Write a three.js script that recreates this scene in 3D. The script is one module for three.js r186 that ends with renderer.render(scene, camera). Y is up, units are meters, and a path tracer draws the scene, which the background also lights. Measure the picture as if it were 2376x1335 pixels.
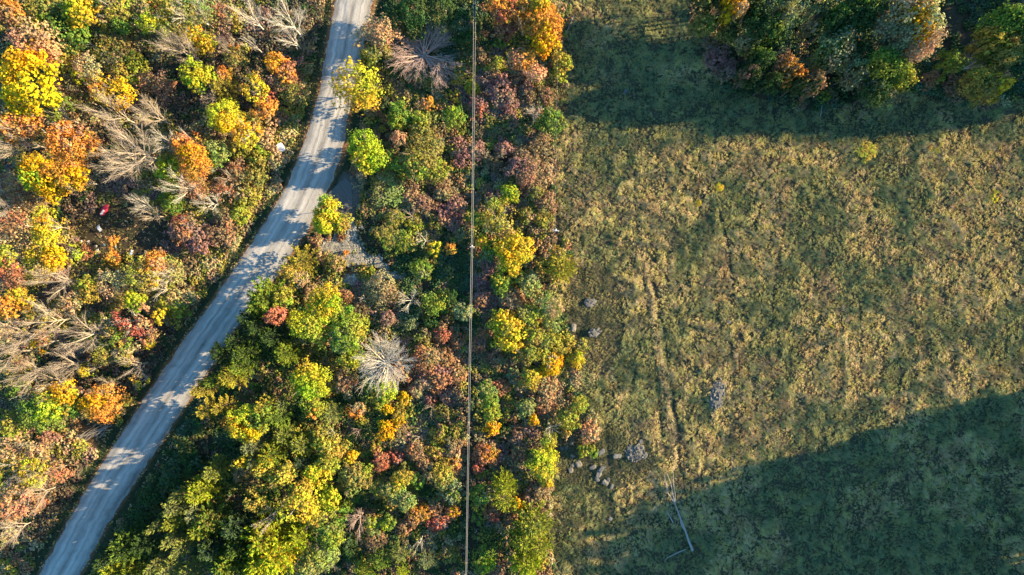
import * as THREE from 'three';
import { mergeGeometries } from 'three/addons/utils/BufferGeometryUtils.js';

// ------------------------------------------------------------------ camera, sky, sun, exposure
const HEIGHT = 120, MPP = 180 / 2376;              // camera height and metres of ground per photograph pixel
const scene = new THREE.Scene();
const camera = new THREE.PerspectiveCamera(45.7, 2376 / 1335, 1, 4000);
camera.position.set(0, HEIGHT, 0);
camera.up.set(0, 0, -1);
camera.lookAt(0, 0, 0);
const renderer = new THREE.WebGLRenderer({ antialias: true });
renderer.toneMapping = THREE.LinearToneMapping;
renderer.toneMappingExposure = 3.35;
renderer.shadowMap.enabled = true;

const SUN_DIR = new THREE.Vector3(1, 0.37, -0.15).normalize();
const sun = new THREE.DirectionalLight(new THREE.Color(1, 0.79, 0.47), 5);
sun.position.copy(SUN_DIR).multiplyScalar(300);
sun.castShadow = true;
sun.shadow.mapSize.set(4096, 4096);
Object.assign(sun.shadow.camera, { left: -160, right: 160, top: 120, bottom: -120, near: 10, far: 700 });
sun.shadow.radius = 1;
scene.add(sun, sun.target);
{
  const W = 256, H = 128, d = new Float32Array(W * H * 4);
  const mix = (a, b, t) => a + (b - a) * t;
  for (let j = 0; j < H; j++) for (let i = 0; i < W; i++) {
    const el = ((j + 0.5) / H - 0.5) * Math.PI, az = ((i + 0.5) / W - 0.5) * 2 * Math.PI;
    const y = Math.sin(el), x = Math.cos(el) * Math.cos(az), z = Math.cos(el) * Math.sin(az);
    const t = Math.pow(1 - Math.max(y, 0), 4), c = Math.max(0, x * SUN_DIR.x + y * SUN_DIR.y + z * SUN_DIR.z);
    let r = mix(0.045, 0.20, t), g = mix(0.155, 0.32, t), b = mix(0.31, 0.42, t);
    const glow = Math.pow(c, 12) * 0.25; r += glow; g += glow * 0.8; b += glow * 0.5;
    if (y < 0) { r = 0.05; g = 0.055; b = 0.05; }
    d.set([r, g, b, 1], (j * W + i) * 4);
  }
  const sky = new THREE.DataTexture(d, W, H, THREE.RGBAFormat, THREE.FloatType);
  sky.mapping = THREE.EquirectangularReflectionMapping;
  sky.magFilter = sky.minFilter = THREE.LinearFilter;
  sky.needsUpdate = true;
  scene.background = sky; scene.environment = sky;
}

// ------------------------------------------------------------------ helpers
let seed = 20241;
const seedTo = s => { seed = s >>> 0; };
function rnd() { seed = (seed + 0x6D2B79F5) >>> 0; let t = seed; t = Math.imul(t ^ (t >>> 15), t | 1); t ^= t + Math.imul(t ^ (t >>> 7), t | 61); return ((t ^ (t >>> 14)) >>> 0) / 4294967296; }
const rr = (a, b) => a + (b - a) * rnd();
const gauss = () => (rnd() + rnd() + rnd() + rnd() - 2) * 0.87;
const pick = a => a[Math.floor(rnd() * a.length) % a.length];
const clamp = (x, a, b) => Math.min(b, Math.max(a, x));
const smooth = (a, b, x) => { const t = clamp((x - a) / (b - a), 0, 1); return t * t * (3 - 2 * t); };
function hash2(i, j, k = 0) { let h = Math.imul(i, 374761393) + Math.imul(j, 668265263) + Math.imul(k, 2147483647 ^ 0x5bd1e995); h = Math.imul(h ^ (h >>> 13), 1274126177); return ((h ^ (h >>> 16)) >>> 0) / 4294967296; }
function vnoise(x, y, k = 0) {
  const i = Math.floor(x), j = Math.floor(y), u = x - i, v = y - j, a = u * u * (3 - 2 * u), b = v * v * (3 - 2 * v);
  const p = hash2(i, j, k), q = hash2(i + 1, j, k), r = hash2(i, j + 1, k), s = hash2(i + 1, j + 1, k);
  return p + (q - p) * a + (r - p) * b + (p - q - r + s) * a * b;
}
const fbm = (x, y, k = 0, n = 4) => { let s = 0, a = 0.5, t = 0; for (let i = 0; i < n; i++) { s += a * vnoise(x, y, k + i); t += a; x *= 2.03; y *= 2.03; a *= 0.5; } return s / t; };
const ground = (px, py, h = 0) => { const s = MPP * (HEIGHT - h) / HEIGHT; return [(px - 1188) * s, (py - 667.5) * s]; };   // where a thing seen at a photograph pixel stands, at height h
const toPx = (x, z) => [x / MPP + 1188, z / MPP + 667.5];
const names = new Map();
const numbered = n => { const k = names.get(n) || 0; names.set(n, k + 1); return k ? `${n}_${String(k).padStart(3, '0')}` : n; };
function tag(o, label, category, group, kind) {
  if (label) o.userData.label = label; if (category) o.userData.category = category;
  if (group) o.userData.group = group; if (kind) o.userData.kind = kind; return o;
}
function thing(name, label, category, [x, y, z], turn = 0, group) {
  const o = new THREE.Group(); o.name = numbered(name); o.position.set(x, y, z); o.rotation.y = turn;
  scene.add(o); return tag(o, label, category, group);
}
function part(name, geo, mat, parent) {
  const m = new THREE.Mesh(geo, mat); m.name = name; m.castShadow = m.receiveShadow = true; parent.add(m); return m;
}
const lin = (r, g, b) => new THREE.Color().setRGB(r, g, b);
const std = (c, roughness = 0.9, extra = {}) => new THREE.MeshStandardMaterial({ color: Array.isArray(c) ? lin(...c) : c, roughness, ...extra });

// small mesh collector: faces with their own normals and vertex colours
class MB {
  constructor() { this.p = []; this.n = []; this.c = []; this.i = []; }
  quad(a, b, c, d, col) {
    const k = this.p.length / 3;
    const ux = b[0] - a[0], uy = b[1] - a[1], uz = b[2] - a[2], vx = d[0] - a[0], vy = d[1] - a[1], vz = d[2] - a[2];
    let nx = uy * vz - uz * vy, ny = uz * vx - ux * vz, nz = ux * vy - uy * vx; const l = Math.hypot(nx, ny, nz) || 1; nx /= l; ny /= l; nz /= l;
    for (const q of [a, b, c, d]) { this.p.push(q[0], q[1], q[2]); this.n.push(nx, ny, nz); this.c.push(col[0], col[1], col[2]); }
    this.i.push(k, k + 1, k + 2, k, k + 2, k + 3);
  }
  // tapered tube through points with radii
  tube(pts, rad, sides, col) {
    const base = this.p.length / 3;
    for (let k = 0; k < pts.length; k++) {
      const a = pts[Math.max(0, k - 1)], b = pts[Math.min(pts.length - 1, k + 1)];
      const t = new THREE.Vector3(b[0] - a[0], b[1] - a[1], b[2] - a[2]).normalize();
      const u = new THREE.Vector3(Math.abs(t.y) > 0.9 ? 1 : 0, Math.abs(t.y) > 0.9 ? 0 : 1, 0).cross(t).normalize(), v = t.clone().cross(u);
      for (let s = 0; s < sides; s++) {
        const w = s / sides * 2 * Math.PI, n = u.clone().multiplyScalar(Math.cos(w)).addScaledVector(v, Math.sin(w));
        this.p.push(pts[k][0] + n.x * rad[k], pts[k][1] + n.y * rad[k], pts[k][2] + n.z * rad[k]); this.n.push(n.x, n.y, n.z); this.c.push(col[0], col[1], col[2]);
      }
    }
    for (let k = 0; k + 1 < pts.length; k++) for (let s = 0; s < sides; s++) {
      const a = base + k * sides + s, b = base + k * sides + (s + 1) % sides, c = a + sides, d = b + sides;
      this.i.push(a, b, d, a, d, c);
    }
  }
  geo() {
    const g = new THREE.BufferGeometry();
    g.setAttribute('position', new THREE.Float32BufferAttribute(this.p, 3)); g.setAttribute('normal', new THREE.Float32BufferAttribute(this.n, 3));
    g.setAttribute('color', new THREE.Float32BufferAttribute(this.c, 3)); g.setIndex(this.i); return g;
  }
}
// one folded leaf (or leaf cluster) at c, facing n, size s
function leaf(mb, c, n, s, col, long = 1.35) {
  const N = n.clone().normalize();
  const U = new THREE.Vector3(rnd() - 0.5, rnd() - 0.5, rnd() - 0.5).cross(N).normalize(), V = N.clone().cross(U);
  const f = s * 0.22;
  const P = (a, b, e) => [c.x + U.x * a + V.x * b + N.x * e, c.y + U.y * a + V.y * b + N.y * e, c.z + U.z * a + V.z * b + N.z * e];
  mb.quad(P(-s * long / 2, 0, 0), P(0, -s / 2, f), P(s * long / 2, 0, 0), P(0, s / 2, f), col);
}
const jitter = (v, h) => { const b = 1 + v * gauss(); return [b * (1 + h * gauss()), b * (1 + h * 0.6 * gauss()), b * (1 + h * gauss())].map(x => clamp(x, 0.15, 2.2)); };

// ------------------------------------------------------------------ colours (linear, as the things themselves have them)
const COL = {
  gold: [0.66, 0.39, 0.015], yellow: [0.56, 0.45, 0.035], lime: [0.36, 0.43, 0.03], ygreen: [0.31, 0.33, 0.045], green: [0.17, 0.25, 0.04], pgreen: [0.27, 0.30, 0.09],
  dgreen: [0.06, 0.105, 0.032], olive: [0.25, 0.225, 0.06], yolive: [0.37, 0.31, 0.055], orange: [0.60, 0.28, 0.05], salmon: [0.53, 0.30, 0.16], rust: [0.38, 0.20, 0.10],
  red: [0.46, 0.16, 0.10], tan: [0.44, 0.33, 0.17], brown: [0.27, 0.185, 0.105], mauve: [0.31, 0.185, 0.15], ggreen: [0.22, 0.25, 0.12], teal: [0.085, 0.14, 0.075],
  bark: [0.42, 0.345, 0.27], pale: [0.58, 0.53, 0.45], purple: [0.42, 0.30, 0.26], dark: [0.13, 0.095, 0.065],
};
const CNAME = { gold: 'golden', yellow: 'yellow', lime: 'lime yellow', ygreen: 'yellow-green', green: 'mid green', pgreen: 'pale green', dgreen: 'dark green', olive: 'dull olive', yolive: 'yellow-olive', orange: 'orange', salmon: 'salmon orange', rust: 'rust brown', red: 'red', tan: 'tan', brown: 'brown', mauve: 'mauve brown', ggreen: 'grey-green', teal: 'blue-green', bark: 'grey-brown', pale: 'whitish', purple: 'purple-grey', dark: 'dark' };
const leafMats = {}, barkMats = {};
const leafMat = c => leafMats[c] ||= new THREE.MeshPhysicalMaterial({ color: lin(...COL[c]), vertexColors: true, roughness: 1, transmission: 0.22, thickness: 0, side: THREE.DoubleSide, specularIntensity: 0.15 });
const barkMat = c => barkMats[c] ||= std(COL[c], 0.95, { vertexColors: true });

// ------------------------------------------------------------------ plant shapes, each in a few variants
// leafy crown: several lobes round a centre, each covered with leaf clumps; radius about 1
function crownGeo(nClumps, perClump, size, gap, open) {
  const mb = new MB(), c = new THREE.Vector3(), n = new THREE.Vector3(), k1 = rr(0, 50);
  const lobes = [[0.12 * gauss(), 0.18, 0.12 * gauss(), rr(0.5, 0.66)]], nl = 4 + Math.floor(rnd() * 4), a0 = rr(0, 6.28);
  for (let k = 0; k < nl; k++) { const a = a0 + k / nl * 6.28 + 0.4 * gauss(), d = rr(0.38, 0.68), r = rr(0.26, 0.46); lobes.push([Math.cos(a) * d, rr(-0.35, 0.38), Math.sin(a) * d, r]); }
  for (let k = 0; k < 3; k++) { const a = rr(0, 6.28), d = rr(0.55, 0.95); lobes.push([Math.cos(a) * d, rr(-0.4, 0.2), Math.sin(a) * d, rr(0.12, 0.24)]); }
  const area = lobes.reduce((t, l) => t + l[3] ** 2, 0);
  for (const L of lobes) {
    const nc = Math.max(2, Math.round(nClumps * 1.15 * L[3] ** 2 / area));
    for (let k = 0; k < nc; k++) {
      const y = -0.35 + 1.33 * (k + rnd()) / nc, th = k * 2.39996 + k1 + 0.5 * gauss(), q = Math.sqrt(Math.max(0.02, 1 - Math.min(1, Math.abs(y)) ** 2)), lr = L[3] * (0.8 + 0.3 * rnd());
      const C = new THREE.Vector3(L[0] + Math.cos(th) * q * lr, L[1] + y * lr, L[2] + Math.sin(th) * q * lr);
      if (vnoise(C.x * 2.2 + k1, C.z * 2.2 + C.y * 2, 9) < gap) continue;
      if (lobes.some(o => o !== L && Math.hypot(C.x - o[0], C.y - o[1], C.z - o[2]) < o[3] * 0.72)) continue;
      const cr = rr(0.13, 0.26) * (open ? 1.05 : 1) * (nClumps < 15 ? 1.5 : 1), tone = jitter(0.17, 0.12), hue = vnoise(C.x * 1.3 + k1, C.z * 1.3 + C.y + k1, 17) - 0.5; tone[0] *= 1 + 0.42 * hue; tone[1] *= 1 - 0.26 * hue;
      for (let l = 0; l < perClump; l++) {
        n.set(gauss(), gauss() * 0.8 + 0.2, gauss()).normalize();
        c.copy(C).addScaledVector(n, cr * Math.cbrt(rr(0.1, 1)) * (rnd() < 0.12 ? 1.6 : 1));
        const j = jitter(0.2, 0.11);
        n.addScaledVector(C, 0.35); n.x += 0.8 * gauss(); n.y += 0.8 * gauss() + 0.2; n.z += 0.8 * gauss();
        leaf(mb, c, n, size * rr(0.65, 1.35), [tone[0] * j[0], tone[1] * j[1], tone[2] * j[2]]);
      }
    }
  }
  return mb.geo();
}
// pine: whorls of branches with tufts of needles, height 1, spread about 1 at the base of the crown
function pineGeo(levels, per) {
  const mb = new MB(), n = new THREE.Vector3(), c = new THREE.Vector3();
  for (let w = 0; w < levels; w++) {
    const t = w / (levels - 1), y = 0.38 + 0.57 * t, R = 1.0 * Math.pow(1 - t, 0.6) + 0.1, nb = Math.round(per * (1 - 0.35 * t)), a0 = rr(0, 6);
    for (let b = 0; b < nb; b++) {
      const th = a0 + b / nb * 6.283 + 0.2 * gauss(), L = R * rr(0.7, 1.1), rise = rr(0.0, 0.12), tone = jitter(0.12, 0.08);
      const nt = Math.max(3, Math.round(9 * L));
      for (let k = 0; k < nt; k++) {
        const s = 0.25 + 0.75 * (k + rnd()) / nt, off = gauss() * 0.09 * (1.1 - 0.4 * s), d = s * L;
        const px = Math.cos(th) * d - Math.sin(th) * off, pz = Math.sin(th) * d + Math.cos(th) * off, py = y + rise * s * s + 0.015 * gauss();
        for (let q = 0; q < 6; q++) {
          const dir = new THREE.Vector3(Math.cos(th) + 0.9 * gauss(), 0.25 + 0.35 * gauss(), Math.sin(th) + 0.9 * gauss()).normalize();
          const side = new THREE.Vector3(gauss(), gauss() * 0.4, gauss()).cross(dir).normalize().multiplyScalar(0.026);
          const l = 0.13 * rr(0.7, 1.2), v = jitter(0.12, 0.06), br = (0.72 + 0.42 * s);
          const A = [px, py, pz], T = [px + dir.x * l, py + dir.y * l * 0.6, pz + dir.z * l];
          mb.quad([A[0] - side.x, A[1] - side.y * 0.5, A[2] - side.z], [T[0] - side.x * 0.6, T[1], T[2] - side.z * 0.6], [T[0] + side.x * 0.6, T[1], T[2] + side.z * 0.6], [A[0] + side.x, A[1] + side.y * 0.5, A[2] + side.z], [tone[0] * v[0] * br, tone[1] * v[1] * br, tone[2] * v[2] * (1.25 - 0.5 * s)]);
        }
      }
    }
  }
  return mb.geo();
}
// one limb of a bare tree with its branches and twigs; starts at (0,0,0), about 1 long, leans towards +x and rises
function limbGeo(many, some, fine, spread) {
  const mb = new MB();
  const grow = (p, d, len, rad, level) => {
    const pts = [p], rads = [rad], steps = level === 0 ? 5 : level === 1 ? 3 : level === 2 ? 2 : 1;
    let q = p.clone(), dir = d.clone();
    const nodes = [];
    for (let s = 1; s <= steps; s++) {
      dir.add(new THREE.Vector3(gauss(), gauss() + 0.25, gauss()).multiplyScalar(level === 0 ? 0.13 : 0.17)).normalize();
      q = q.clone().addScaledVector(dir, len / steps); pts.push(q); rads.push(rad * (1 - 0.7 * s / steps));
      nodes.push([q, dir.clone(), s / steps]);
    }
    const tone = jitter(0.16, 0.04);
    mb.tube(pts.map(v => [v.x, v.y, v.z]), rads, level === 0 ? 5 : 3, tone);
    if (level >= 3) return;
    const kids = level === 0 ? many : level === 1 ? some : fine;
    for (let k = 0; k < kids; k++) {
      const t = 0.18 + 0.8 * (k + rnd()) / kids, f = t * steps, i0 = Math.min(steps - 1, Math.floor(f));
      const A = pts[i0], B = pts[i0 + 1], at = A.clone().lerp(B, f - i0), along = B.clone().sub(A).normalize();
      const sideways = new THREE.Vector3(gauss(), gauss() * 0.6 + 0.15, gauss()).cross(along).normalize();
      const dd = along.clone().addScaledVector(sideways, rr(0.28, 0.65) * spread).normalize();
      grow(at, dd, len * (level === 0 ? rr(0.42, 0.66) : rr(0.4, 0.62)) * (1.1 - 0.5 * t), level === 0 ? 0.0065 * (1.1 - 0.6 * t) : level === 1 ? 0.0031 : 0.0021, level + 1);
    }
  };
  grow(new THREE.Vector3(), new THREE.Vector3(0.66, 0.75, 0), 1, 0.021, 0);
  return mb.geo();
}
function trunkGeo(bend) {
  const mb = new MB(), pts = [], rad = []; let x = 0, z = 0;
  for (let k = 0; k <= 6; k++) { pts.push([x, k / 6, z]); rad.push((1 - 0.7 * k / 6) * (k === 0 ? 1.35 : 1)); x += bend * gauss(); z += bend * gauss(); }
  mb.tube(pts.map(p => p), rad.map(r => r * 0.022), 7, [1, 1, 1]);
  return mb.geo();
}
seedTo(11);
const G = {
  big: [0, 1, 2, 3, 4, 5].map(() => crownGeo(100, 40, 0.064, 0.16, false)),
  mid: [0, 1, 2, 3, 4, 5, 6].map(() => crownGeo(52, 27, 0.104, 0.16, false)),
  small: [0, 1, 2, 3].map(() => crownGeo(26, 22, 0.17, 0.10, false)),
  loose: [0, 1, 2, 3].map(() => crownGeo(90, 17, 0.075, 0.34, true)),
  looseMid: [0, 1, 2, 3].map(() => crownGeo(55, 15, 0.11, 0.32, true)),
  pine: [0, 1, 2, 3].map(() => pineGeo(9, 8)),
  limb: [0, 1, 2, 3, 4, 5, 6].map(() => limbGeo(10, 6, 2, 1)),
  limbThin: [0, 1, 2, 3].map(() => limbGeo(7, 4, 1, 0.9)),
  trunk: [0, 1, 2].map(() => trunkGeo(0.02)),
};

// ------------------------------------------------------------------ ground, road
// road edges in photograph pixels: y, left x, right x
const ROAD = [[-260, 812, 905], [-120, 795, 886], [0, 777, 867], [101, 759, 845], [202, 743, 822], [232, 735, 812], [290, 717, 805], [337, 704, 800], [371, 690, 792], [448, 657, 757], [535, 601, 716], [602, 557, 668], [636, 535, 644], [686, 500, 607], [737, 464, 566], [804, 416, 520], [850, 383, 490], [955, 316, 420], [1093, 225, 330], [1213, 156, 252], [1335, 89, 186], [1500, -10, 90], [1650, -100, 0]];
const roadAt = y => {
  let k = 0; while (k < ROAD.length - 2 && ROAD[k + 1][0] < y) k++;
  const [a, al, ar] = ROAD[k], [b, bl, br] = ROAD[k + 1], t = clamp((y - a) / (b - a), 0, 1);
  return [al + (bl - al) * t, ar + (br - ar) * t];
};
const inEll = (x, y, e) => ((x - e[0]) / e[2]) ** 2 + ((y - e[1]) / e[3]) ** 2;
const CLEARING = [285, 535, 118, 62], PULL = [808, 462, 30, 62], OUTCROP = [[792, 572, 52, 20], [846, 602, 36, 15], [905, 640, 34, 13], [812, 545, 14, 30], [815, 650, 22, 11]];
const RUTS = [[[1518, 650], [1540, 760], [1556, 880], [1572, 1000], [1584, 1110]], [[1293, 270], [1292, 400], [1291, 545]], [[1797, 235], [1795, 345]], [[1806, 610], [1795, 700], [1772, 790]], [[1398, 850], [1404, 960], [1415, 1100]], [[1890, 600], [1893, 710]], [[1668, 480], [1690, 560], [1700, 650], [1694, 760], [1700, 850]], [[1470, 380], [1478, 520], [1500, 700], [1522, 880], [1545, 1060]]];
const segDist = (x, y, a, b) => { const dx = b[0] - a[0], dy = b[1] - a[1], t = clamp(((x - a[0]) * dx + (y - a[1]) * dy) / (dx * dx + dy * dy), 0, 1); return Math.hypot(x - a[0] - t * dx, y - a[1] - t * dy); };
const rutDist = (x, y) => { let d = 1e9; RUTS.forEach((r, q) => { for (let k = 0; k + 1 < r.length; k++) d = Math.min(d, segDist(x, y, r[k], r[k + 1]) + (q ? 2.5 : 0)); }); return d > 20 ? d : d + 3 * smooth(0.45, 0.68, fbm(x * 0.02, y * 0.012, 161, 2)) + 2 * vnoise(x * 0.11, y * 0.11, 163); };
const STRIP_EDGE = y => y < 260 ? 1310 + 10 * Math.sin(y / 30) : y < 560 ? 1290 : y < 800 ? 1310 + 14 * Math.sin(y / 40) : y < 1010 ? 1345 : 1275 + 8 * Math.sin(y / 25);
const upperWood = (x, y) => x > 1600 && y < 235 - 0.00012 * (x - 1990) ** 2 + 22 * Math.sin(x / 70) && (x - 1600) > (y - 20) * 0.45;
const FIELD = (x, y) => x > STRIP_EDGE(y) && !upperWood(x, y);
const onRoad = (x, y, m = 0) => { const [l, r] = roadAt(y); return x > l - m && x < r + m; };

const detail = (() => {       // fine grain of soil and litter, tiled every 5 m
  const S = 512, d = new Uint8Array(S * S * 4);
  for (let j = 0; j < S; j++) for (let i = 0; i < S; i++) {
    const a = i / S * 2 * Math.PI, b = j / S * 2 * Math.PI, v = 0.5 * fbm(Math.cos(a) * 9 + Math.cos(b) * 7 + 40, Math.sin(a) * 9 + Math.sin(b) * 8 + 40, 5, 4) + 0.5 * hash2(i >> 1, j >> 1, 8);
    const q = 150 + 105 * v; d.set([q, q * (0.97 + 0.03 * hash2(i, j, 2)), q * 0.96, 255], (j * S + i) * 4);
  }
  const t = new THREE.DataTexture(d, S, S); t.colorSpace = THREE.SRGBColorSpace; t.wrapS = t.wrapT = THREE.RepeatWrapping; t.magFilter = t.minFilter = THREE.LinearFilter; t.needsUpdate = true; return t;
})();
const relief = (x, z) => {
  const [px, py] = toPx(x, z);
  let h = (fbm(x * 0.5, z * 0.5, 21, 3) - 0.5) * 0.5;
  const [l, r] = roadAt(py), d = Math.max(l - px, px - r);
  h *= smooth(0, 30, d);
  if (d > 0 && d < 60) h -= 0.35 * smooth(0, 14, d) * (1 - smooth(22, 60, d));      // shallow ditch beside the road
  if (inEll(px, py, PULL) < 1.6) h *= 0.2;
  const rd = rutDist(px, py); if (rd < 16) h -= 0.22 * (1 - smooth(3, 16, rd));
  return h - 0.03;
};
{
  const axis = (half, fine, far) => { const a = []; for (let v = -half; v <= half; v += fine) a.push(v); let s = fine, v = half; while (v < far) { s *= 1.35; v += s; a.push(v); a.unshift(-v); } return a; };
  const X = axis(112, 0.6, 900), Z = axis(70, 0.6, 900), p = [], c = [], uv = [], idx = [];
  const mixc = (a, b, t) => a.map((v, k) => v + (b[k] - v) * t);
  for (const z of Z) for (const x of X) {
    const far = Math.abs(x) > 115 || Math.abs(z) > 72, [px, py] = toPx(x, z);
    const n1 = fbm(x * 0.22, z * 0.22, 1), n2 = fbm(x * 0.8, z * 0.8, 5, 3);
    p.push(x, far ? -0.03 : relief(x, z), z); uv.push(x / 5, z / 5);
    let col;
    if (FIELD(px, py)) {
      col = mixc([0.095, 0.08, 0.045], [0.06, 0.07, 0.034], smooth(0.4, 0.6, n1));
      col = mixc(col, [0.17, 0.13, 0.08], smooth(0.5, 0.75, n2) * 0.5);
      if (rutDist(px, py) < 8) col = [0.08, 0.07, 0.045];
    } else {
      col = mixc([0.085, 0.05, 0.028], [0.05, 0.045, 0.022], smooth(0.35, 0.65, n1));
      col = mixc(col, [0.17, 0.10, 0.05], smooth(0.52, 0.75, n2) * 0.7);
      const [l, r] = roadAt(py), d = Math.max(l - px, px - r);
      if (d < 46) col = mixc([0.055, 0.075, 0.03], col, smooth(26, 46, d));
      if (d < 9) col = mixc([0.28, 0.13, 0.06], col, smooth(2, 9, d + 3 * (n2 - 0.5)));
      if (inEll(px, py, CLEARING) < 1.1) col = mixc([0.055, 0.05, 0.03], [0.09, 0.06, 0.03], n2);
      const pe = inEll(px, py, PULL) + (n2 - 0.5) * 0.6; if (pe < 1.1) col = mixc([0.20, 0.185, 0.175], [0.13, 0.10, 0.07], smooth(0.5, 1.1, pe) * 0.7 + 0.3 * n1);
      for (const e of OUTCROP) { const q = inEll(px, py, e) + (n2 - 0.5) * 1.2; if (q < 1.15) col = mixc([0.40, 0.38, 0.34], col, smooth(0.75, 1.15, q)); }
    }
    c.push(...col);
  }
  const nx = X.length;
  for (let j = 0; j + 1 < Z.length; j++) for (let i = 0; i + 1 < nx; i++) { const a = j * nx + i; idx.push(a, a + nx, a + 1, a + 1, a + nx, a + nx + 1); }
  const g = new THREE.BufferGeometry(); g.setAttribute('position', new THREE.Float32BufferAttribute(p, 3)); g.setAttribute('color', new THREE.Float32BufferAttribute(c, 3)); g.setAttribute('uv', new THREE.Float32BufferAttribute(uv, 2)); g.setIndex(idx); g.computeVertexNormals();
  const m = new THREE.Mesh(g, new THREE.MeshStandardMaterial({ vertexColors: true, map: detail, roughness: 1, bumpMap: detail, bumpScale: 0.05 }));
  m.name = 'ground'; m.receiveShadow = m.castShadow = true; scene.add(tag(m, 'autumn ground of leaf litter, bare soil and rough meadow', null, null, 'structure'));
}
{
  // gravel road: texture runs along the road (u across, v along)
  const W = 512, H = 2048, d = new Uint8Array(W * H * 4), bmp = new Uint8Array(W * H * 4);
  for (let j = 0; j < H; j++) for (let i = 0; i < W; i++) {
    const u = i / W, v = j / H * 150;                               // v in metres
    const wob = (fbm(v * 0.05, 3, 31, 2) - 0.5) * 0.06, t = u + wob;
    let s = 0.55 + 0.30 * (fbm(u * 16, v * 0.18, 33, 4) - 0.5) + 0.16 * (fbm(u * 60, v * 0.5, 37, 3) - 0.5);
    for (const [c, w, a] of [[0.24, 0.055, 0.10], [0.36, 0.03, 0.07], [0.62, 0.05, 0.09], [0.75, 0.035, 0.06], [0.30, 0.02, -0.05], [0.50, 0.05, -0.07], [0.69, 0.02, -0.05], [0.10, 0.07, -0.05], [0.90, 0.06, -0.10]]) s += 1.5 * a * Math.exp(-(((t - c) / w) ** 2)) * (0.55 + 0.9 * fbm(v * 0.09 + c * 30, c * 9, 41, 2));
    const ruts = fbm(u * 9 + 7, v * 0.9, 43, 3); s += 0.16 * (ruts - 0.5); const pot = fbm(u * 7, v * 0.9, 49, 2); if (pot > 0.74) s -= 0.5 * (pot - 0.74);
    s -= 0.10 * smooth(0.4, 0.5, Math.abs(u - 0.5)) * (0.6 + fbm(v * 0.6, u * 10, 47, 2));
    const grit = hash2(i >> 1, j, 51); s += 0.10 * (grit - 0.5);
    if (hash2(i >> 2, j >> 1, 53) > 0.993) s += 0.16; if (hash2(i >> 2, j >> 1, 57) > 0.992) s -= 0.16;
    const leafy = Math.abs(u - 0.5) > 0.455 + 0.03 * fbm(v * 0.8, u, 61, 2) && hash2(i >> 2, j >> 2, 59) > 0.45;
    const q = clamp(s, 0.16, 0.85), o = (j * W + i) * 4, k = Math.sqrt(q) * 232;
    if (leafy) d.set([k * 0.92, k * 0.68, k * 0.5, 255], o); else d.set([k, k * 0.975, k * 0.945, 255], o);
    const h = 128 + 70 * (ruts - 0.5) + 60 * (grit - 0.5) + 200 * (s - 0.5); bmp.set([clamp(h, 0, 255), clamp(h, 0, 255), clamp(h, 0, 255), 255], o);
  }
  const mk = (a, srgb) => { const t = new THREE.DataTexture(a, W, H); if (srgb) t.colorSpace = THREE.SRGBColorSpace; t.wrapS = THREE.ClampToEdgeWrapping; t.wrapT = THREE.RepeatWrapping; t.magFilter = t.minFilter = THREE.LinearFilter; t.needsUpdate = true; return t; };
  const p = [], uv = [], idx = []; let along = 0, prev = null, rows = 0;
  const N = 13;
  for (let y = -255; y <= 1645; y += 4) {
    // the road is smoothed by averaging neighbouring edge readings
    let l = 0, r = 0; for (let k = -5; k <= 5; k++) { const [a, b] = roadAt(y + k * 9); l += a / 11; r += b / 11; }
    l += 9 * (fbm(y * 0.07, 1, 71, 4) - 0.5); r += 11 * (fbm(y * 0.07, 9, 73, 4) - 0.5);
    const [xl, z] = ground(l, y), [xr] = ground(r, y);
    if (prev) along += Math.hypot((xl + xr) / 2 - prev[0], z - prev[1]); prev = [(xl + xr) / 2, z];
    for (let k = 0; k < N; k++) { const t = k / (N - 1); p.push(xl + (xr - xl) * t, 0.05 + 0.09 * (1 - (2 * t - 1) ** 2) - (k === 0 || k === N - 1 ? 0.09 : 0), z); uv.push(0.02 + 0.96 * t, along / 150); }
    rows++;
  }
  for (let j = 0; j + 1 < rows; j++) for (let k = 0; k + 1 < N; k++) { const a = j * N + k; idx.push(a, a + N, a + 1, a + 1, a + N, a + N + 1); }
  const g = new THREE.BufferGeometry(); g.setAttribute('position', new THREE.Float32BufferAttribute(p, 3)); g.setAttribute('uv', new THREE.Float32BufferAttribute(uv, 2)); g.setIndex(idx); g.computeVertexNormals();
  const m = new THREE.Mesh(g, new THREE.MeshStandardMaterial({ map: mk(d, true), bumpMap: mk(bmp, false), bumpScale: 0.09, color: lin(0.80, 0.78, 0.765), roughness: 0.95 }));
  m.name = 'gravel_road'; m.receiveShadow = true; scene.add(tag(m, 'pale grey gravel road with wheel tracks running through the woods', null, null, 'structure'));
  // dark asphalt apron where the driveway leaves the road
  const sh = new THREE.Shape(); [[742, 462], [764, 446], [788, 424], [803, 414], [816, 428], [818, 484], [796, 486], [772, 476]].forEach(([x, y], k) => { const [gx, gz] = ground(x, y); k ? sh.lineTo(gx, -gz) : sh.moveTo(gx, -gz); });
  const ag = new THREE.ExtrudeGeometry(sh, { depth: 0.1, bevelEnabled: false }); ag.rotateX(-Math.PI / 2); ag.translate(0, 0.05, 0);
  const auv = ag.attributes.uv; for (let k = 0; k < auv.count; k++) auv.setXY(k, ag.attributes.position.getX(k) / 5, ag.attributes.position.getZ(k) / 5);
  const a = new THREE.Mesh(ag, new THREE.MeshStandardMaterial({ map: detail, color: lin(0.17, 0.17, 0.175), roughness: 0.95 }));
  a.name = 'driveway_apron'; a.receiveShadow = true; scene.add(tag(a, 'dark asphalt apron of a driveway joining the gravel road', null, null, 'structure'));
}

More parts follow.
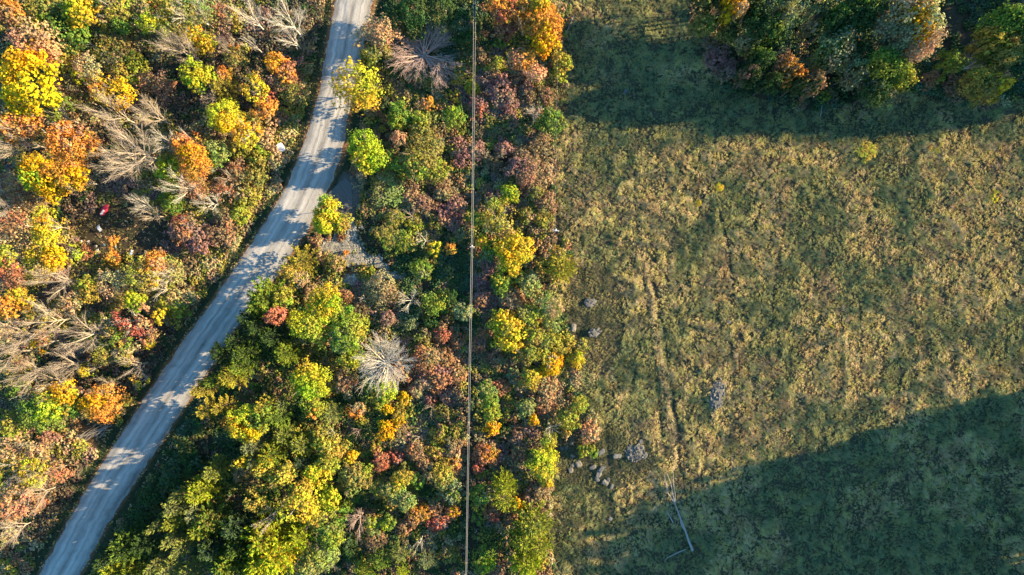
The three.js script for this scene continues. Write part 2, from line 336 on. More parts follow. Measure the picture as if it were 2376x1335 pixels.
// ------------------------------------------------------------------ trees and shrubs, one line each: kind, x, y, radius (photograph pixels), height (m, 0 = by size), colour, second colour, own label
const LIST = [];
const P = s => s.trim().split('\n').forEach(t => { const [a, label] = t.split('|'), f = a.trim().split(/\s+/); LIST.push({ kind: f[0], px: +f[1], py: +f[2], r: +f[3], h: +f[4], col: f[5], col2: f[6], label: label && label.trim() }); });
// the wood along the upper left of the road
P(`
broad 50 182 76 15 gold | very large golden maple filling the upper left corner of the wood
broad 62 92 48 13 salmon
broad 104 112 26 12 salmon orange
broad 8 22 32 13 rust orange
broad 112 148 18 10 orange rust
loose 42 42 24 9 yolive
broad 88 58 26 9 ygreen yellow
broad 140 48 44 10 green dgreen
broad 182 28 34 11 yellow lime
broad 100 18 32 10 olive green
broad 256 18 40 10 ygreen yolive
broad 285 42 30 9 olive green
broad 222 14 22 9 dgreen
broad 345 38 36 10 green lime
broad 372 66 20 8 green
loose 366 16 24 9 yolive orange
broad 400 30 44 10 yolive ygreen
loose 452 26 42 10 pgreen
loose 432 62 32 9 yolive gold
broad 464 80 18 8 gold
broad 474 96 22 8 yellow
broad 160 82 40 9 dgreen green
broad 205 65 26 8 dgreen
broad 146 112 34 8 yolive
broad 146 146 34 8 yolive green
broad 225 98 28 8 ygreen yolive
broad 258 90 30 7 olive
loose 268 112 40 8 olive tan
broad 278 142 28 7 yolive
broad 306 140 24 7 ygreen
loose 200 156 34 9 tan
broad 212 186 24 8 yellow yolive
broad 182 178 18 8 lime
loose 154 196 32 7 brown yolive
broad 268 218 36 9 gold yellow
broad 222 212 22 8 orange yolive
broad 296 180 16 5 ygreen
loose 330 178 24 5 brown tan
loose 376 202 26 5 brown rust
broad 452 168 33 9 lime yellow | bright lime yellow crown beside long bare trunks in the upper wood
broad 110 258 52 11 green
loose 190 228 34 7 brown olive
broad 148 332 46 12 orange salmon
broad 204 338 30 10 orange rust
broad 14 290 30 12 orange red
loose 52 290 38 11 rust orange
broad 92 402 44 12 gold lime | two-toned golden and green maple above the shaded junk clearing
broad 148 405 38 12 orange gold
broad 120 440 28 9 gold lime
loose 20 432 34 8 brown tan
loose 62 452 36 7 rust brown
broad 520 174 20 6 orange salmon
pine 525 208 32 8 yolive
loose 543 102 16 6 orange
loose 512 30 26 7 rust brown
broad 538 32 15 6 yellow
loose 540 128 26 6 olive
broad 524 268 36 8 yellow gold
broad 560 302 36 8 gold yellow
loose 544 294 18 8 orange
broad 448 374 38 9 orange gold
loose 422 318 30 9 orange salmon
broad 502 352 30 7 pgreen green
broad 388 392 28 7 lime green
loose 478 390 26 6 ggreen olive
broad 420 330 18 7 orange rust
loose 586 202 30 8 yellow yolive
broad 642 146 26 8 orange gold
broad 662 168 26 7 rust orange
broad 666 196 28 6 olive brown
broad 608 250 28 7 orange rust
broad 628 218 12 5 red
shrub 500 300 22 0 brown
shrub 590 285 26 0 olive tan
shrub 612 320 24 0 tan
shrub 560 345 26 0 olive yolive
shrub 600 365 26 0 ygreen olive
shrub 640 368 22 0 tan
shrub 545 395 28 0 brown rust
shrub 590 410 28 0 olive
shrub 630 280 18 0 tan
shrub 395 455 26 0 green lime
loose 448 432 34 6 rust salmon
loose 522 440 30 5 brown rust
broad 398 478 20 6 green
shrub 570 455 26 0 yolive tan
shrub 555 500 24 0 ygreen
shrub 520 510 26 0 brown rust
shrub 430 536 34 0 mauve rust
shrub 462 562 28 0 mauve
shrub 412 515 20 0 red mauve
shrub 500 548 26 0 brown
shrub 535 560 20 0 tan
shrub 470 520 13 0 yolive
`);
// the wood from the junk clearing down to the lower road
P(`
broad 100 522 38 9 yellow gold
broad 104 562 26 8 yellow
loose 30 520 40 8 rust tan
broad 160 588 22 6 lime
broad 118 596 28 8 gold orange
loose 84 634 34 8 yolive tan
broad 12 600 30 9 ygreen yellow
loose 20 638 34 9 red rust
broad 75 600 22 7 yellow
broad 259 562 14 3.5 orange rust | small rust-orange sapling, upper of the pair beside the white junk
broad 261 598 18 3 orange | small bright orange sapling, lower of the pair beside the white junk
shrub 197 582 19 0 rust
broad 324 640 36 7 yolive yellow
broad 354 608 22 7 orange salmon
loose 386 630 30 6 pgreen tan
loose 256 658 34 6 tan
broad 202 672 26 6 yolive ygreen
broad 311 698 22 6 lime ygreen
loose 300 748 44 8 red salmon | pink-red leafy tree left of the road above its lower shaded stretch
loose 332 770 28 7 rust red
broad 368 734 16 6 yellow
shrub 400 704 32 0 ygreen tan
shrub 428 690 22 0 tan
broad 12 714 28 9 orange
broad 80 722 28 8 yolive olive
broad 40 690 26 8 yellow yolive
loose 92 796 24 7 gold rust
broad 262 796 36 7 yolive green
broad 290 820 24 6 tan yolive
broad 340 798 14 4 yolive yellow
loose 235 820 28 6 olive ygreen
shrub 300 650 22 0 tan brown
shrub 270 700 22 0 olive
shrub 245 612 16 0 yolive
loose 165 700 26 6 tan olive
loose 30 850 30 7 olive brown
broad 142 922 42 8 gold yellow
broad 236 937 42 8 orange gold | round golden orange tree left of the lower road
broad 90 958 46 9 green lime
broad 48 912 28 8 green
broad 166 945 24 7 green yolive
loose 320 880 20 5 yellow tan
broad 200 858 18 6 ygreen yellow
loose 28 1094 46 8 yolive ygreen
loose 70 1104 32 8 yellow yolive
loose 124 1092 30 6 rust
loose 36 1166 44 8 salmon rust
loose 70 1052 36 7 rust tan
loose 20 1040 30 7 tan brown
shrub 110 1018 20 0 mauve
shrub 30 1000 26 0 olive
broad 15 985 26 8 ygreen olive
shrub 85 1165 22 0 rust
loose 8 780 26 8 tan
shrub 130 700 20 0 tan yolive
`);
// bare trees: x, y is where the trunk stands
P(`
bare 318 288 44 13 bark
bare 376 374 62 14 bark | large fan-shaped bare tree leaning outward above the red junk
bare 402 292 40 12 bark
bare 236 118 20 8 bark
bare 110 345 44 13 bark
bare 346 398 56 12 bark
bare 470 146 44 13 bark
bare 488 62 40 13 pale
bare 438 130 36 11 bark
bare 614 72 32 12 pale
bare 700 84 46 12 pale
bare 700 116 28 10 pale
bare 612 126 22 9 pale
bare 425 345 30 10 pale
bare 462 446 38 10 pale
bare 50 482 44 11 pale
bare 366 484 26 9 pale
bare 385 505 26 7 bark
bare 512 478 30 8 pale
bare 548 420 22 7 bark
bare 188 652 44 11 bark
bare 58 478 36 10 bark
bare 20 560 34 10 pale
bare 100 775 46 12 bark
bare 165 742 44 11 bark
bare 250 772 46 11 bark
bare 78 812 40 12 bark
bare 126 852 40 11 bark
bare 206 838 40 10 bark
bare 170 880 40 9 bark
bare 345 842 30 9 bark
bare 282 888 30 8 bark
bare 412 644 24 8 pale
bare 400 672 22 7 pale
bare 75 1210 36 8 bark
bare 150 1085 36 9 bark
bare 130 1130 34 9 bark
bare 60 700 36 11 bark
bare 560 130 24 9 bark
bare 235 430 34 10 bark
bare 520 240 26 8 bark
bare 988 138 66 6.5 purple | big round purple-grey bare tree right of the road near the top
bare 668 690 26 7 pale
bare 958 697 30 7 pale
bare 850 692 12 4 pale
bare 903 838 54 9 pale | big round greyish bare tree in the middle of the strip
bare 780 1002 17 6 pale
bare 838 995 17 5 purple
bare 845 1186 32 8 purple | round purple-grey bare tree among the lower evergreens
bare 982 1240 16 8 pale
bare 1238 276 24 6 pale
bare 1275 985 22 6 pale
bare 1212 84 24 12 pale
bare 1192 706 22 5 bark
bare 1284 715 24 6 bark
bare 2218 168 28 8 pale
bare 1960 160 26 8 bark
bare 1852 215 18 6 pale
bare 960 505 22 6 bark
bare 925 500 18 5 bark
bare 990 560 20 6 pale
bare 1005 940 18 5 bark
bare 660 1170 28 11 pale
bare 975 1010 18 5 bark
bare 1800 130 18 6 bark
`);
// the strip between the road and the field
P(`
loose 872 82 50 9 tan olive
loose 880 70 34 9 salmon tan
broad 854 128 20 6 green lime
broad 884 116 24 6 olive
loose 828 192 58 9 yellow yolive | pale yellow leafy tree overhanging the right edge of the road
loose 845 215 32 8 yellow
broad 992 240 16 5 orange salmon | small upright salmon orange bush below the purple-grey bare tree
broad 925 268 32 5 green ygreen
broad 985 292 34 5 olive ygreen
broad 1052 272 24 5 green lime
broad 958 18 40 9 dgreen
broad 1022 14 36 9 dgreen
broad 915 40 26 8 dgreen
broad 1060 45 30 8 dgreen teal
broad 960 65 26 7 dgreen
broad 1080 95 26 6 dgreen
shrub 1105 125 24 0 brown
shrub 1073 176 24 0 yolive mauve
shrub 1054 222 18 0 yolive
shrub 1098 200 20 0 yellow yolive
shrub 1162 208 34 0 mauve
shrub 1128 180 26 0 mauve
shrub 1180 240 24 0 mauve
shrub 1108 244 24 0 mauve red
shrub 1150 160 26 0 yolive brown
shrub 1200 175 22 0 brown
shrub 1225 215 24 0 brown mauve
shrub 1265 220 22 0 brown
shrub 1250 330 24 0 brown
broad 850 350 44 8 lime yellow
loose 838 392 20 5 tan
broad 980 362 52 7 olive ygreen
broad 1014 392 28 6 ygreen olive
loose 925 324 20 6 salmon tan
broad 936 380 26 6 green olive
broad 905 372 22 5 green
loose 898 428 42 4 pgreen olive
loose 900 436 30 4 tan
shrub 955 455 28 0 tan brown
shrub 985 478 28 0 brown mauve
shrub 1025 440 26 0 brown tan
shrub 1060 482 26 0 mauve red
shrub 1030 500 24 0 mauve brown
shrub 1055 520 20 0 mauve
shrub 1010 520 22 0 olive
shrub 962 520 22 0 ygreen olive
broad 905 542 34 2.4 olive ygreen
broad 940 560 24 2.6 ygreen olive
broad 915 505 24 2.4 yolive
broad 1005 578 16 4 yellow
broad 1042 578 14 4 orange yolive
shrub 1068 542 16 0 ggreen
broad 978 624 24 4 green ggreen
shrub 1000 600 20 0 olive
shrub 1074 360 26 0 mauve
shrub 1060 330 16 0 mauve
shrub 1110 350 22 0 mauve tan
shrub 1170 345 24 0 mauve
shrub 1145 370 20 0 brown
shrub 1220 386 46 0 brown mauve
shrub 1252 352 30 0 brown
shrub 1262 402 26 0 tan brown
shrub 1240 440 28 0 brown olive
shrub 1268 470 24 0 brown
broad 1182 452 22 4 lime green
shrub 1262 505 22 0 olive yolive
shrub 1222 500 22 0 olive tan
broad 1280 282 32 5 green dgreen
broad 752 480 26 6 lime yellow
broad 752 510 30 6 yellow lime
broad 792 514 24 5 yolive lime
pine 702 606 38 6 yolive
loose 662 628 22 7 yolive tan
loose 690 650 26 6 yolive tan
shrub 772 612 26 0 olive tan
shrub 745 596 18 0 tan
shrub 730 560 16 0 rust tan
shrub 802 588 8 0 orange
shrub 858 636 18 0 ygreen
shrub 722 678 20 0 tan
shrub 880 668 36 0 tan brown
shrub 905 690 24 0 brown
shrub 800 690 20 0 rust brown
shrub 780 720 20 0 brown
shrub 835 720 22 0 brown
shrub 840 625 14 0 olive
broad 1005 702 28 4 green ygreen
broad 1040 690 20 4 dgreen green
broad 1073 727 24 4 ggreen pgreen
shrub 1030 768 28 0 rust red
shrub 1062 790 20 0 rust
shrub 1000 745 22 0 dgreen
shrub 900 740 22 0 mauve
shrub 985 785 24 0 olive brown
shrub 955 750 20 0 ggreen
shrub 1058 765 12 0 ggreen
shrub 930 860 26 0 rust tan
shrub 990 840 36 0 rust tan
shrub 1035 830 26 0 rust
shrub 1015 880 32 0 rust mauve
shrub 1060 870 24 0 rust tan
shrub 985 880 24 0 mauve tan
shrub 965 905 20 0 tan mauve
shrub 1000 928 16 0 red mauve
shrub 1040 920 22 0 mauve brown
shrub 1030 960 24 0 olive brown
shrub 1060 1000 22 0 olive yolive
shrub 985 985 9 0 teal
shrub 1020 1010 24 0 yolive brown
shrub 1050 1040 26 0 brown tan
shrub 1010 1050 24 0 yolive rust
shrub 962 1050 24 0 brown rust
shrub 885 1074 26 0 red rust
shrub 920 1062 18 0 red mauve
shrub 980 1072 24 0 rust tan
shrub 1045 1074 24 0 rust orange
shrub 940 1090 18 0 olive
shrub 925 1000 20 0 brown olive
shrub 870 1040 16 0 yolive rust
`);
P(`
broad 1240 50 34 11 orange gold
broad 1256 34 38 11 orange
broad 1272 62 36 11 orange gold | broad orange and gold maple at the upper corner of the field
broad 1168 16 34 11 orange red
broad 1204 24 28 11 orange red
broad 1252 6 22 12 yellow ygreen
broad 1264 98 32 11 gold orange
loose 1212 132 32 9 orange salmon
loose 1236 164 28 8 salmon
broad 1303 142 24 6 yolive ygreen
broad 1298 176 18 5 ygreen
broad 1175 66 24 9 rust red
broad 1165 92 18 7 green dgreen
loose 1288 22 26 8 tan olive
shrub 1300 52 14 0 green
loose 1152 504 40 6 yolive ygreen
loose 1160 540 30 6 tan yolive
broad 1195 580 42 7 yellow gold
broad 1185 612 26 6 yellow lime
broad 1110 510 20 4 green
broad 1121 562 18 4 yellow
broad 1136 582 22 4 green ggreen
pine 1300 622 38 6 yolive ygreen
loose 1288 596 24 5 tan yolive
broad 1232 662 28 5 pgreen ggreen
broad 1165 656 24 5 green ygreen
broad 1200 640 18 4 ygreen
shrub 1140 620 24 0 mauve brown
shrub 1115 650 24 0 mauve
shrub 1120 690 22 0 mauve rust
loose 1276 706 32 5 pgreen tan
shrub 1190 692 26 0 tan rust
broad 1172 756 34 6 yellow yolive
broad 1188 790 34 6 yellow
broad 1232 736 30 5 ygreen pgreen
broad 1236 784 28 5 olive ygreen
broad 1276 790 28 4 ygreen pgreen
broad 1278 750 24 4 pgreen
broad 1222 822 24 5 olive ygreen
broad 1258 820 18 4 ygreen
shrub 1310 798 24 0 yolive
shrub 1337 836 20 0 yellow yolive
broad 1284 842 22 3 gold tan
shrub 1350 805 18 0 yolive tan
shrub 1150 830 24 0 brown
shrub 1130 770 22 0 rust
shrub 1110 800 20 0 rust mauve
broad 1130 905 22 5 pgreen green
broad 1138 930 22 5 green ygreen | narrow green shrub just right of the power line above a golden tip
broad 1142 960 21 5 ygreen green
broad 1142 996 18 4 gold orange
shrub 1160 900 20 0 rust red
shrub 1192 866 16 0 ggreen
broad 1228 884 24 4 yolive yellow
shrub 1255 868 18 0 yellow gold
broad 1280 858 20 3 gold tan
shrub 1266 900 26 0 tan rust
shrub 1262 936 28 0 rust tan
shrub 1240 924 20 0 rust mauve
broad 1216 948 22 4 pgreen ggreen
broad 1238 974 14 3.5 gold orange
broad 1320 974 25 4 ygreen olive
broad 1346 942 20 4 ygreen
shrub 1316 1000 18 0 yolive tan
shrub 1370 1004 26 0 salmon tan
shrub 1376 975 18 0 tan
broad 1356 1046 16 2 ygreen dgreen
broad 1376 1048 14 2 green ygreen
broad 1274 1026 20 4 ygreen yellow
shrub 1210 1050 24 0 brown rust
shrub 1200 1010 22 0 brown mauve
shrub 1235 1000 18 0 mauve
shrub 1126 1058 30 0 rust orange
shrub 1108 1085 16 0 red rust
shrub 1160 1060 18 0 mauve rust
shrub 1170 1000 18 0 dgreen brown
broad 1262 1078 36 5 yellow ygreen
broad 1242 1068 24 5 green dgreen
broad 1268 1108 22 4 yolive yellow
shrub 1250 1140 28 0 brown tan
shrub 1228 1160 24 0 brown mauve
shrub 1262 1172 22 0 brown tan
pine 1168 1120 30 7 ygreen lime
pine 1168 1150 34 7 ygreen
broad 1110 1152 22 5 green ggreen
shrub 1112 1176 18 0 yolive
broad 1200 1172 18 4 gold yolive
shrub 1145 1192 22 0 rust red
shrub 1182 1200 20 0 rust brown
shrub 1162 1225 14 0 tan salmon
pine 1236 1212 48 8 ygreen pgreen
pine 1214 1245 36 8 ygreen green
pine 1252 1260 32 7 ygreen
pine 1220 1304 38 8 lime ygreen
broad 1118 1306 28 5 green lime
shrub 1150 1322 20 0 brown salmon
broad 1256 1308 16 3 yolive
broad 1135 1282 20 5 green dgreen
shrub 1108 1208 16 0 green
`);
// the lower evergreen wood, right of the road
P(`
pine 630 692 44 8 green ygreen
pine 610 712 26 7 green
broad 652 690 22 8 ygreen
broad 637 734 22 7 red | round red-leaved tree among greens right of the road
pine 586 738 24 7 dgreen teal
pine 610 755 26 7 dgreen
broad 752 696 38 9 yellow lime
broad 702 752 38 9 lime ygreen
broad 732 736 30 8 lime
broad 780 730 34 7 green ygreen
broad 806 765 44 8 ygreen pgreen
broad 796 800 28 7 pgreen lime
broad 740 780 26 7 ygreen
broad 812 826 30 6 ygreen lime
pine 668 818 32 8 green ygreen
pine 576 820 30 8 dgreen green
pine 532 822 24 8 dgreen yolive
pine 570 846 24 8 green ygreen
broad 500 815 18 7 yolive
pine 560 790 26 7 dgreen
pine 640 780 26 7 dgreen
shrub 700 830 22 0 olive
shrub 760 850 24 0 olive brown
pine 480 900 22 8 yolive lime
pine 548 868 30 9 yolive ygreen
pine 510 880 18 8 green
pine 494 946 24 8 yolive
pine 526 940 20 8 yolive olive
broad 566 990 38 8 yellow gold | golden and green tree beside the lower road's right verge
broad 540 976 22 8 orange gold
broad 600 972 26 8 green dgreen
broad 714 888 42 8 lime yellow
broad 726 946 26 7 ygreen orange
shrub 798 890 32 0 tan rust
shrub 772 900 20 0 yolive tan
broad 898 908 26 5 lime ygreen
broad 880 930 20 4 ygreen
broad 896 950 15 3 gold
broad 938 928 16 3 gold yolive
broad 925 966 20 3 yolive gold
broad 894 1002 23 4 gold
pine 770 958 28 6 pgreen ggreen
loose 822 950 22 5 orange tan
shrub 835 978 16 0 yolive
pine 655 962 24 7 green ggreen
pine 622 940 20 7 yolive
pine 662 940 22 7 ggreen green
pine 663 1010 30 7 pgreen green
pine 704 1028 34 7 pgreen ygreen
broad 764 1042 34 7 yolive ygreen
broad 742 1016 24 6 olive yolive
broad 758 1080 28 7 ygreen
pine 704 1070 22 7 teal ggreen
pine 636 1052 28 8 ygreen green
pine 598 1030 24 7 ggreen
pine 608 1060 22 7 ggreen dgreen
broad 812 1062 15 5 yellow gold
broad 822 1116 34 6 olive pgreen
broad 845 1100 20 5 ygreen olive
loose 690 1170 46 12 yellow yolive | tall yellow tree with pale bare limbs showing in the lower wood
broad 694 1140 22 12 yolive
broad 730 1112 28 9 yellow lime
broad 762 1160 24 8 lime yellow
broad 728 1200 30 9 yolive yellow
broad 602 1084 24 7 yolive gold
broad 560 1072 15 7 yellow
loose 556 1104 18 6 tan yolive
broad 650 1108 26 9 yolive ygreen
broad 590 1160 22 7 yolive olive
broad 614 1180 20 6 green yolive
pine 510 1086 26 8 pgreen ygreen
pine 476 1132 32 9 ygreen lime
pine 422 1166 28 9 pgreen ggreen
pine 434 1140 16 9 pgreen
pine 382 1208 16 9 pgreen ygreen
pine 420 1198 24 9 ygreen pgreen
pine 416 1240 22 9 pgreen green
pine 436 1262 20 9 pgreen
pine 500 1192 40 10 green olive
pine 480 1218 26 9 ygreen green
pine 470 1180 26 9 ggreen
pine 376 1300 18 9 pgreen ggreen
pine 404 1310 20 9 pgreen ggreen
pine 452 1318 24 9 pgreen tan
pine 280 1318 32 7 ygreen lime
pine 316 1322 28 7 ygreen green
pine 306 1262 36 8 dgreen green
pine 350 1250 30 8 dgreen
pine 268 1286 26 7 dgreen teal
pine 556 1212 32 9 teal dgreen
pine 500 1262 28 9 teal dgreen
pine 560 1258 26 9 dgreen green
pine 540 1300 36 9 green ygreen
pine 560 1326 24 9 pgreen tan
pine 622 1240 46 9 lime yolive
pine 650 1276 48 9 lime yellow | largest lime yellow evergreen at the bottom of the lower wood
pine 610 1290 30 9 lime ygreen
pine 604 1322 34 9 ygreen lime
pine 700 1232 34 8 lime ygreen
broad 762 1208 34 7 green pgreen
broad 770 1250 30 7 ygreen green
broad 742 1296 38 7 pgreen ygreen
broad 712 1320 26 7 pgreen
broad 866 1222 20 4 pgreen lime
broad 900 1216 18 4 green lime
pine 886 1296 24 5 green yolive
pine 846 1322 26 5 green ygreen
pine 930 1284 22 5 pgreen teal
pine 936 1322 16 4 lime yellow
pine 990 1296 22 4 ggreen green
shrub 960 1200 26 0 rust orange
shrub 985 1188 22 0 orange rust
shrub 940 1222 18 0 rust salmon
shrub 1016 1214 26 0 red mauve
shrub 1046 1192 20 0 rust gold
shrub 962 1192 14 0 pgreen
broad 932 1110 22 5 yolive yellow
broad 914 1140 28 5 pgreen ygreen
broad 940 1165 24 5 pgreen ggreen
broad 1028 1106 28 5 yolive pgreen
broad 1044 1140 26 5 ggreen green
broad 876 1138 20 4 yolive olive
broad 968 1116 18 4 green
shrub 1010 1170 22 0 brown olive
shrub 990 1145 20 0 dgreen
shrub 880 1180 16 0 dgreen
shrub 1040 1290 22 0 olive brown
shrub 1050 1230 20 0 dgreen
shrub 805 1270 24 0 dgreen teal
shrub 800 1180 20 0 green
shrub 820 1290 20 0 dgreen
shrub 870 1252 22 0 brown
broad 430 1050 24 3 dgreen
broad 395 1120 30 4 dgreen teal
broad 345 1160 26 4 dgreen
shrub 330 1210 24 0 dgreen
shrub 470 990 24 0 dgreen brown
shrub 450 1080 26 0 dgreen teal
`);
// the wood along the top of the field
P(`
broad 1702 14 28 8 gold tan
broad 1633 52 26 6 olive green
shrub 1665 130 30 0 mauve
shrub 1690 160 26 0 mauve brown
shrub 1712 190 16 0 rust
broad 1734 100 26 5 tan olive
shrub 1650 95 22 0 brown
broad 1776 68 42 7 dgreen green
broad 1750 30 28 7 dgreen
broad 1832 26 32 8 ggreen pgreen
loose 1912 14 24 7 ggreen
broad 1877 64 14 6 tan
broad 1943 48 34 7 dgreen green
broad 2010 22 46 8 dgreen green
broad 1958 70 22 6 green
broad 2108 50 60 9 tan yolive
broad 2140 92 44 9 tan gold | large tan and gold leafy tree in the wood along the top of the field
broad 2085 95 34 8 ggreen tan
broad 2118 18 36 9 gold tan
broad 1820 158 32 6 rust orange
broad 1840 168 26 6 orange tan | round orange-brown tree at the front of the wood along the field
loose 1940 122 48 7 ggreen green
broad 1908 135 26 6 pgreen green
loose 1985 165 34 6 ggreen brown
broad 2060 150 42 7 green ygreen
broad 2092 178 28 6 ygreen green
broad 2040 208 36 6 dgreen teal
broad 2062 226 24 5 ggreen
shrub 2160 184 22 0 rust
broad 2212 140 28 6 green olive
broad 2278 190 40 6 yolive olive
broad 2312 198 28 6 yellow tan
broad 2292 222 22 4 yolive
broad 2302 92 34 7 yolive green
broad 2350 50 46 8 green dgreen
broad 2340 118 38 7 olive green
shrub 2216 196 24 0 brown olive
broad 2005 120 28 6 dgreen
broad 1890 190 22 6.5 brown dgreen
shrub 1915 225 16 0 green
broad 1770 140 28 6.5 dgreen green
broad 1792 186 22 6.5 dgreen
broad 1852 196 20 6 dgreen olive
broad 1640 -14 34 8 dgreen olive
broad 1690 -34 34 8 olive dgreen
broad 1745 -20 34 8 dgreen
broad 1745 172 22 6.5 dgreen brown
broad 1690 70 24 5 olive dgreen
shrub 2009 354 26 0.7 yolive ygreen
shrub 2172 337 17 0.8 yolive
shrub 1668 434 12 0.6 yellow yolive
shrub 1934 752 9 0.6 yellow
shrub 2312 455 14 0.6 yolive yellow
shrub 1620 470 9 0.5 yolive yellow
shrub 1722 462 8 0.5 yellow
`);

const ANCHORS = [
  ['the white box beside the road', 650, 341], ['the red junk', 243, 488], ['the orange sapling pair', 260, 580], ['the brush pile', 218, 1005], ['the rock outcrop', 830, 580], ['the asphalt apron', 795, 452],
  ['the crossarm pole', 1290, 533], ['the power line pole', 1095, 572], ['the field-edge boulders', 1315, 765], ['the stone heap', 1476, 1050], ['the fallen tree', 1580, 1190], ['the scrap panels', 225, 575],
  ['the big golden maple', 50, 182], ['the lime yellow upper crown', 452, 168], ['the two-toned maple', 92, 402], ['the fan-shaped bare tree', 315, 330], ['the pink-red tree', 300, 748], ['the golden orange roadside tree', 236, 937],
  ['the purple-grey round bare tree', 985, 125], ['the greyish round bare tree', 903, 820], ['the lower purple-grey bare tree', 845, 1199], ['the yellow overhanging tree', 828, 192], ['the salmon orange bush', 992, 240],
  ['the field-corner gold maple', 1276, 62], ['the narrow green shrub', 1138, 930], ['the red-leaved tree', 637, 734], ['the gold-green roadside tree', 566, 990], ['the tall yellow tree with bare limbs', 690, 1170], ['the largest lime evergreen', 650, 1276],
  ['the big tan and gold tree', 2140, 92], ['the round orange-brown tree', 1840, 168], ['the lower road bend', 300, 1120],
];
const NOUN = { broad: 'leafy tree', loose: 'thin-leaved tree', pine: 'evergreen', bare: 'bare tree', shrub: 'shrub' };
LIST.forEach((t, k) => { if (t.kind === 'broad' && !t.label && t.px < roadAt(t.py)[0] && k % 3 === 1) t.kind = 'loose'; });
for (const t of LIST) {
  t.size = t.kind === 'shrub' ? (t.r < 18 ? 'small' : t.r < 27 ? 'low' : 'broad low') : t.kind === 'bare' ? (t.r < 25 ? 'small' : t.r < 42 ? 'mid-sized' : 'large') : t.r < 20 ? 'small' : t.r < 34 ? 'mid-sized' : 'large';
  t.noun = NOUN[t.kind]; if (t.h && t.h <= 5 && t.kind === 'broad') t.noun = 'bushy tree';
  const tone = t.col2 && t.col2 !== t.col ? `${CNAME[t.col]} and ${CNAME[t.col2]}` : CNAME[t.col];
  t.desc = `${t.size} ${tone} ${t.noun}`;
}
const SECT = ['right of', 'below right of', 'below', 'below left of', 'left of', 'above left of', 'above', 'above right of'];
const sector = (t, a) => Math.round((Math.atan2(t.py - a[2], t.px - a[1]) + 2 * Math.PI) / (Math.PI / 4)) % 8;
{
  const used = new Set();
  for (const t of LIST) if (t.label) used.add(t.label);
  for (const t of LIST) {
    if (t.label) continue;
    const by = ANCHORS.map(a => [Math.hypot(t.px - a[1], t.py - a[2]), a]).filter(q => q[0] > 8).sort((a, b) => a[0] - b[0]);
    const twins = LIST.filter(o => o !== t && o.desc === t.desc);
    for (const [d, a] of by.slice(0, 12)) {
      const s = sector(t, a), same = twins.filter(o => sector(o, a) === s).map(o => Math.hypot(o.px - a[1], o.py - a[2]));
      if (same.some(q => Math.abs(q - d) < 6)) continue;
      let l = null;
      if (!same.length || Math.min(...same) > 3 * d + 120) l = `${t.desc} ${d < 70 ? 'just ' : ''}${SECT[s]} ${a[0]}`;
      else if (Math.min(...same) > d) l = `${t.desc} closest ${SECT[s]} ${a[0]}`;
      if (l && l.split(/\s+/).length <= 16 && !used.has(l)) { t.label = l; used.add(l); break; }
    }
    if (!t.label) {
      const [[, a], [, b]] = by; t.label = `${t.desc} between ${a[0]} and ${b[0]}`; t.group = t.desc + ' group';
      let n = 2; if (t.label.split(/\s+/).length > 16) t.label = `${t.desc} near ${a[0]}`; used.add(t.label);
    }
  }
}
const TNAME = { broad: 'leafy_tree', loose: 'sparse_tree', pine: 'evergreen_tree', bare: 'bare_tree', shrub: 'shrub' };
seedTo(77);
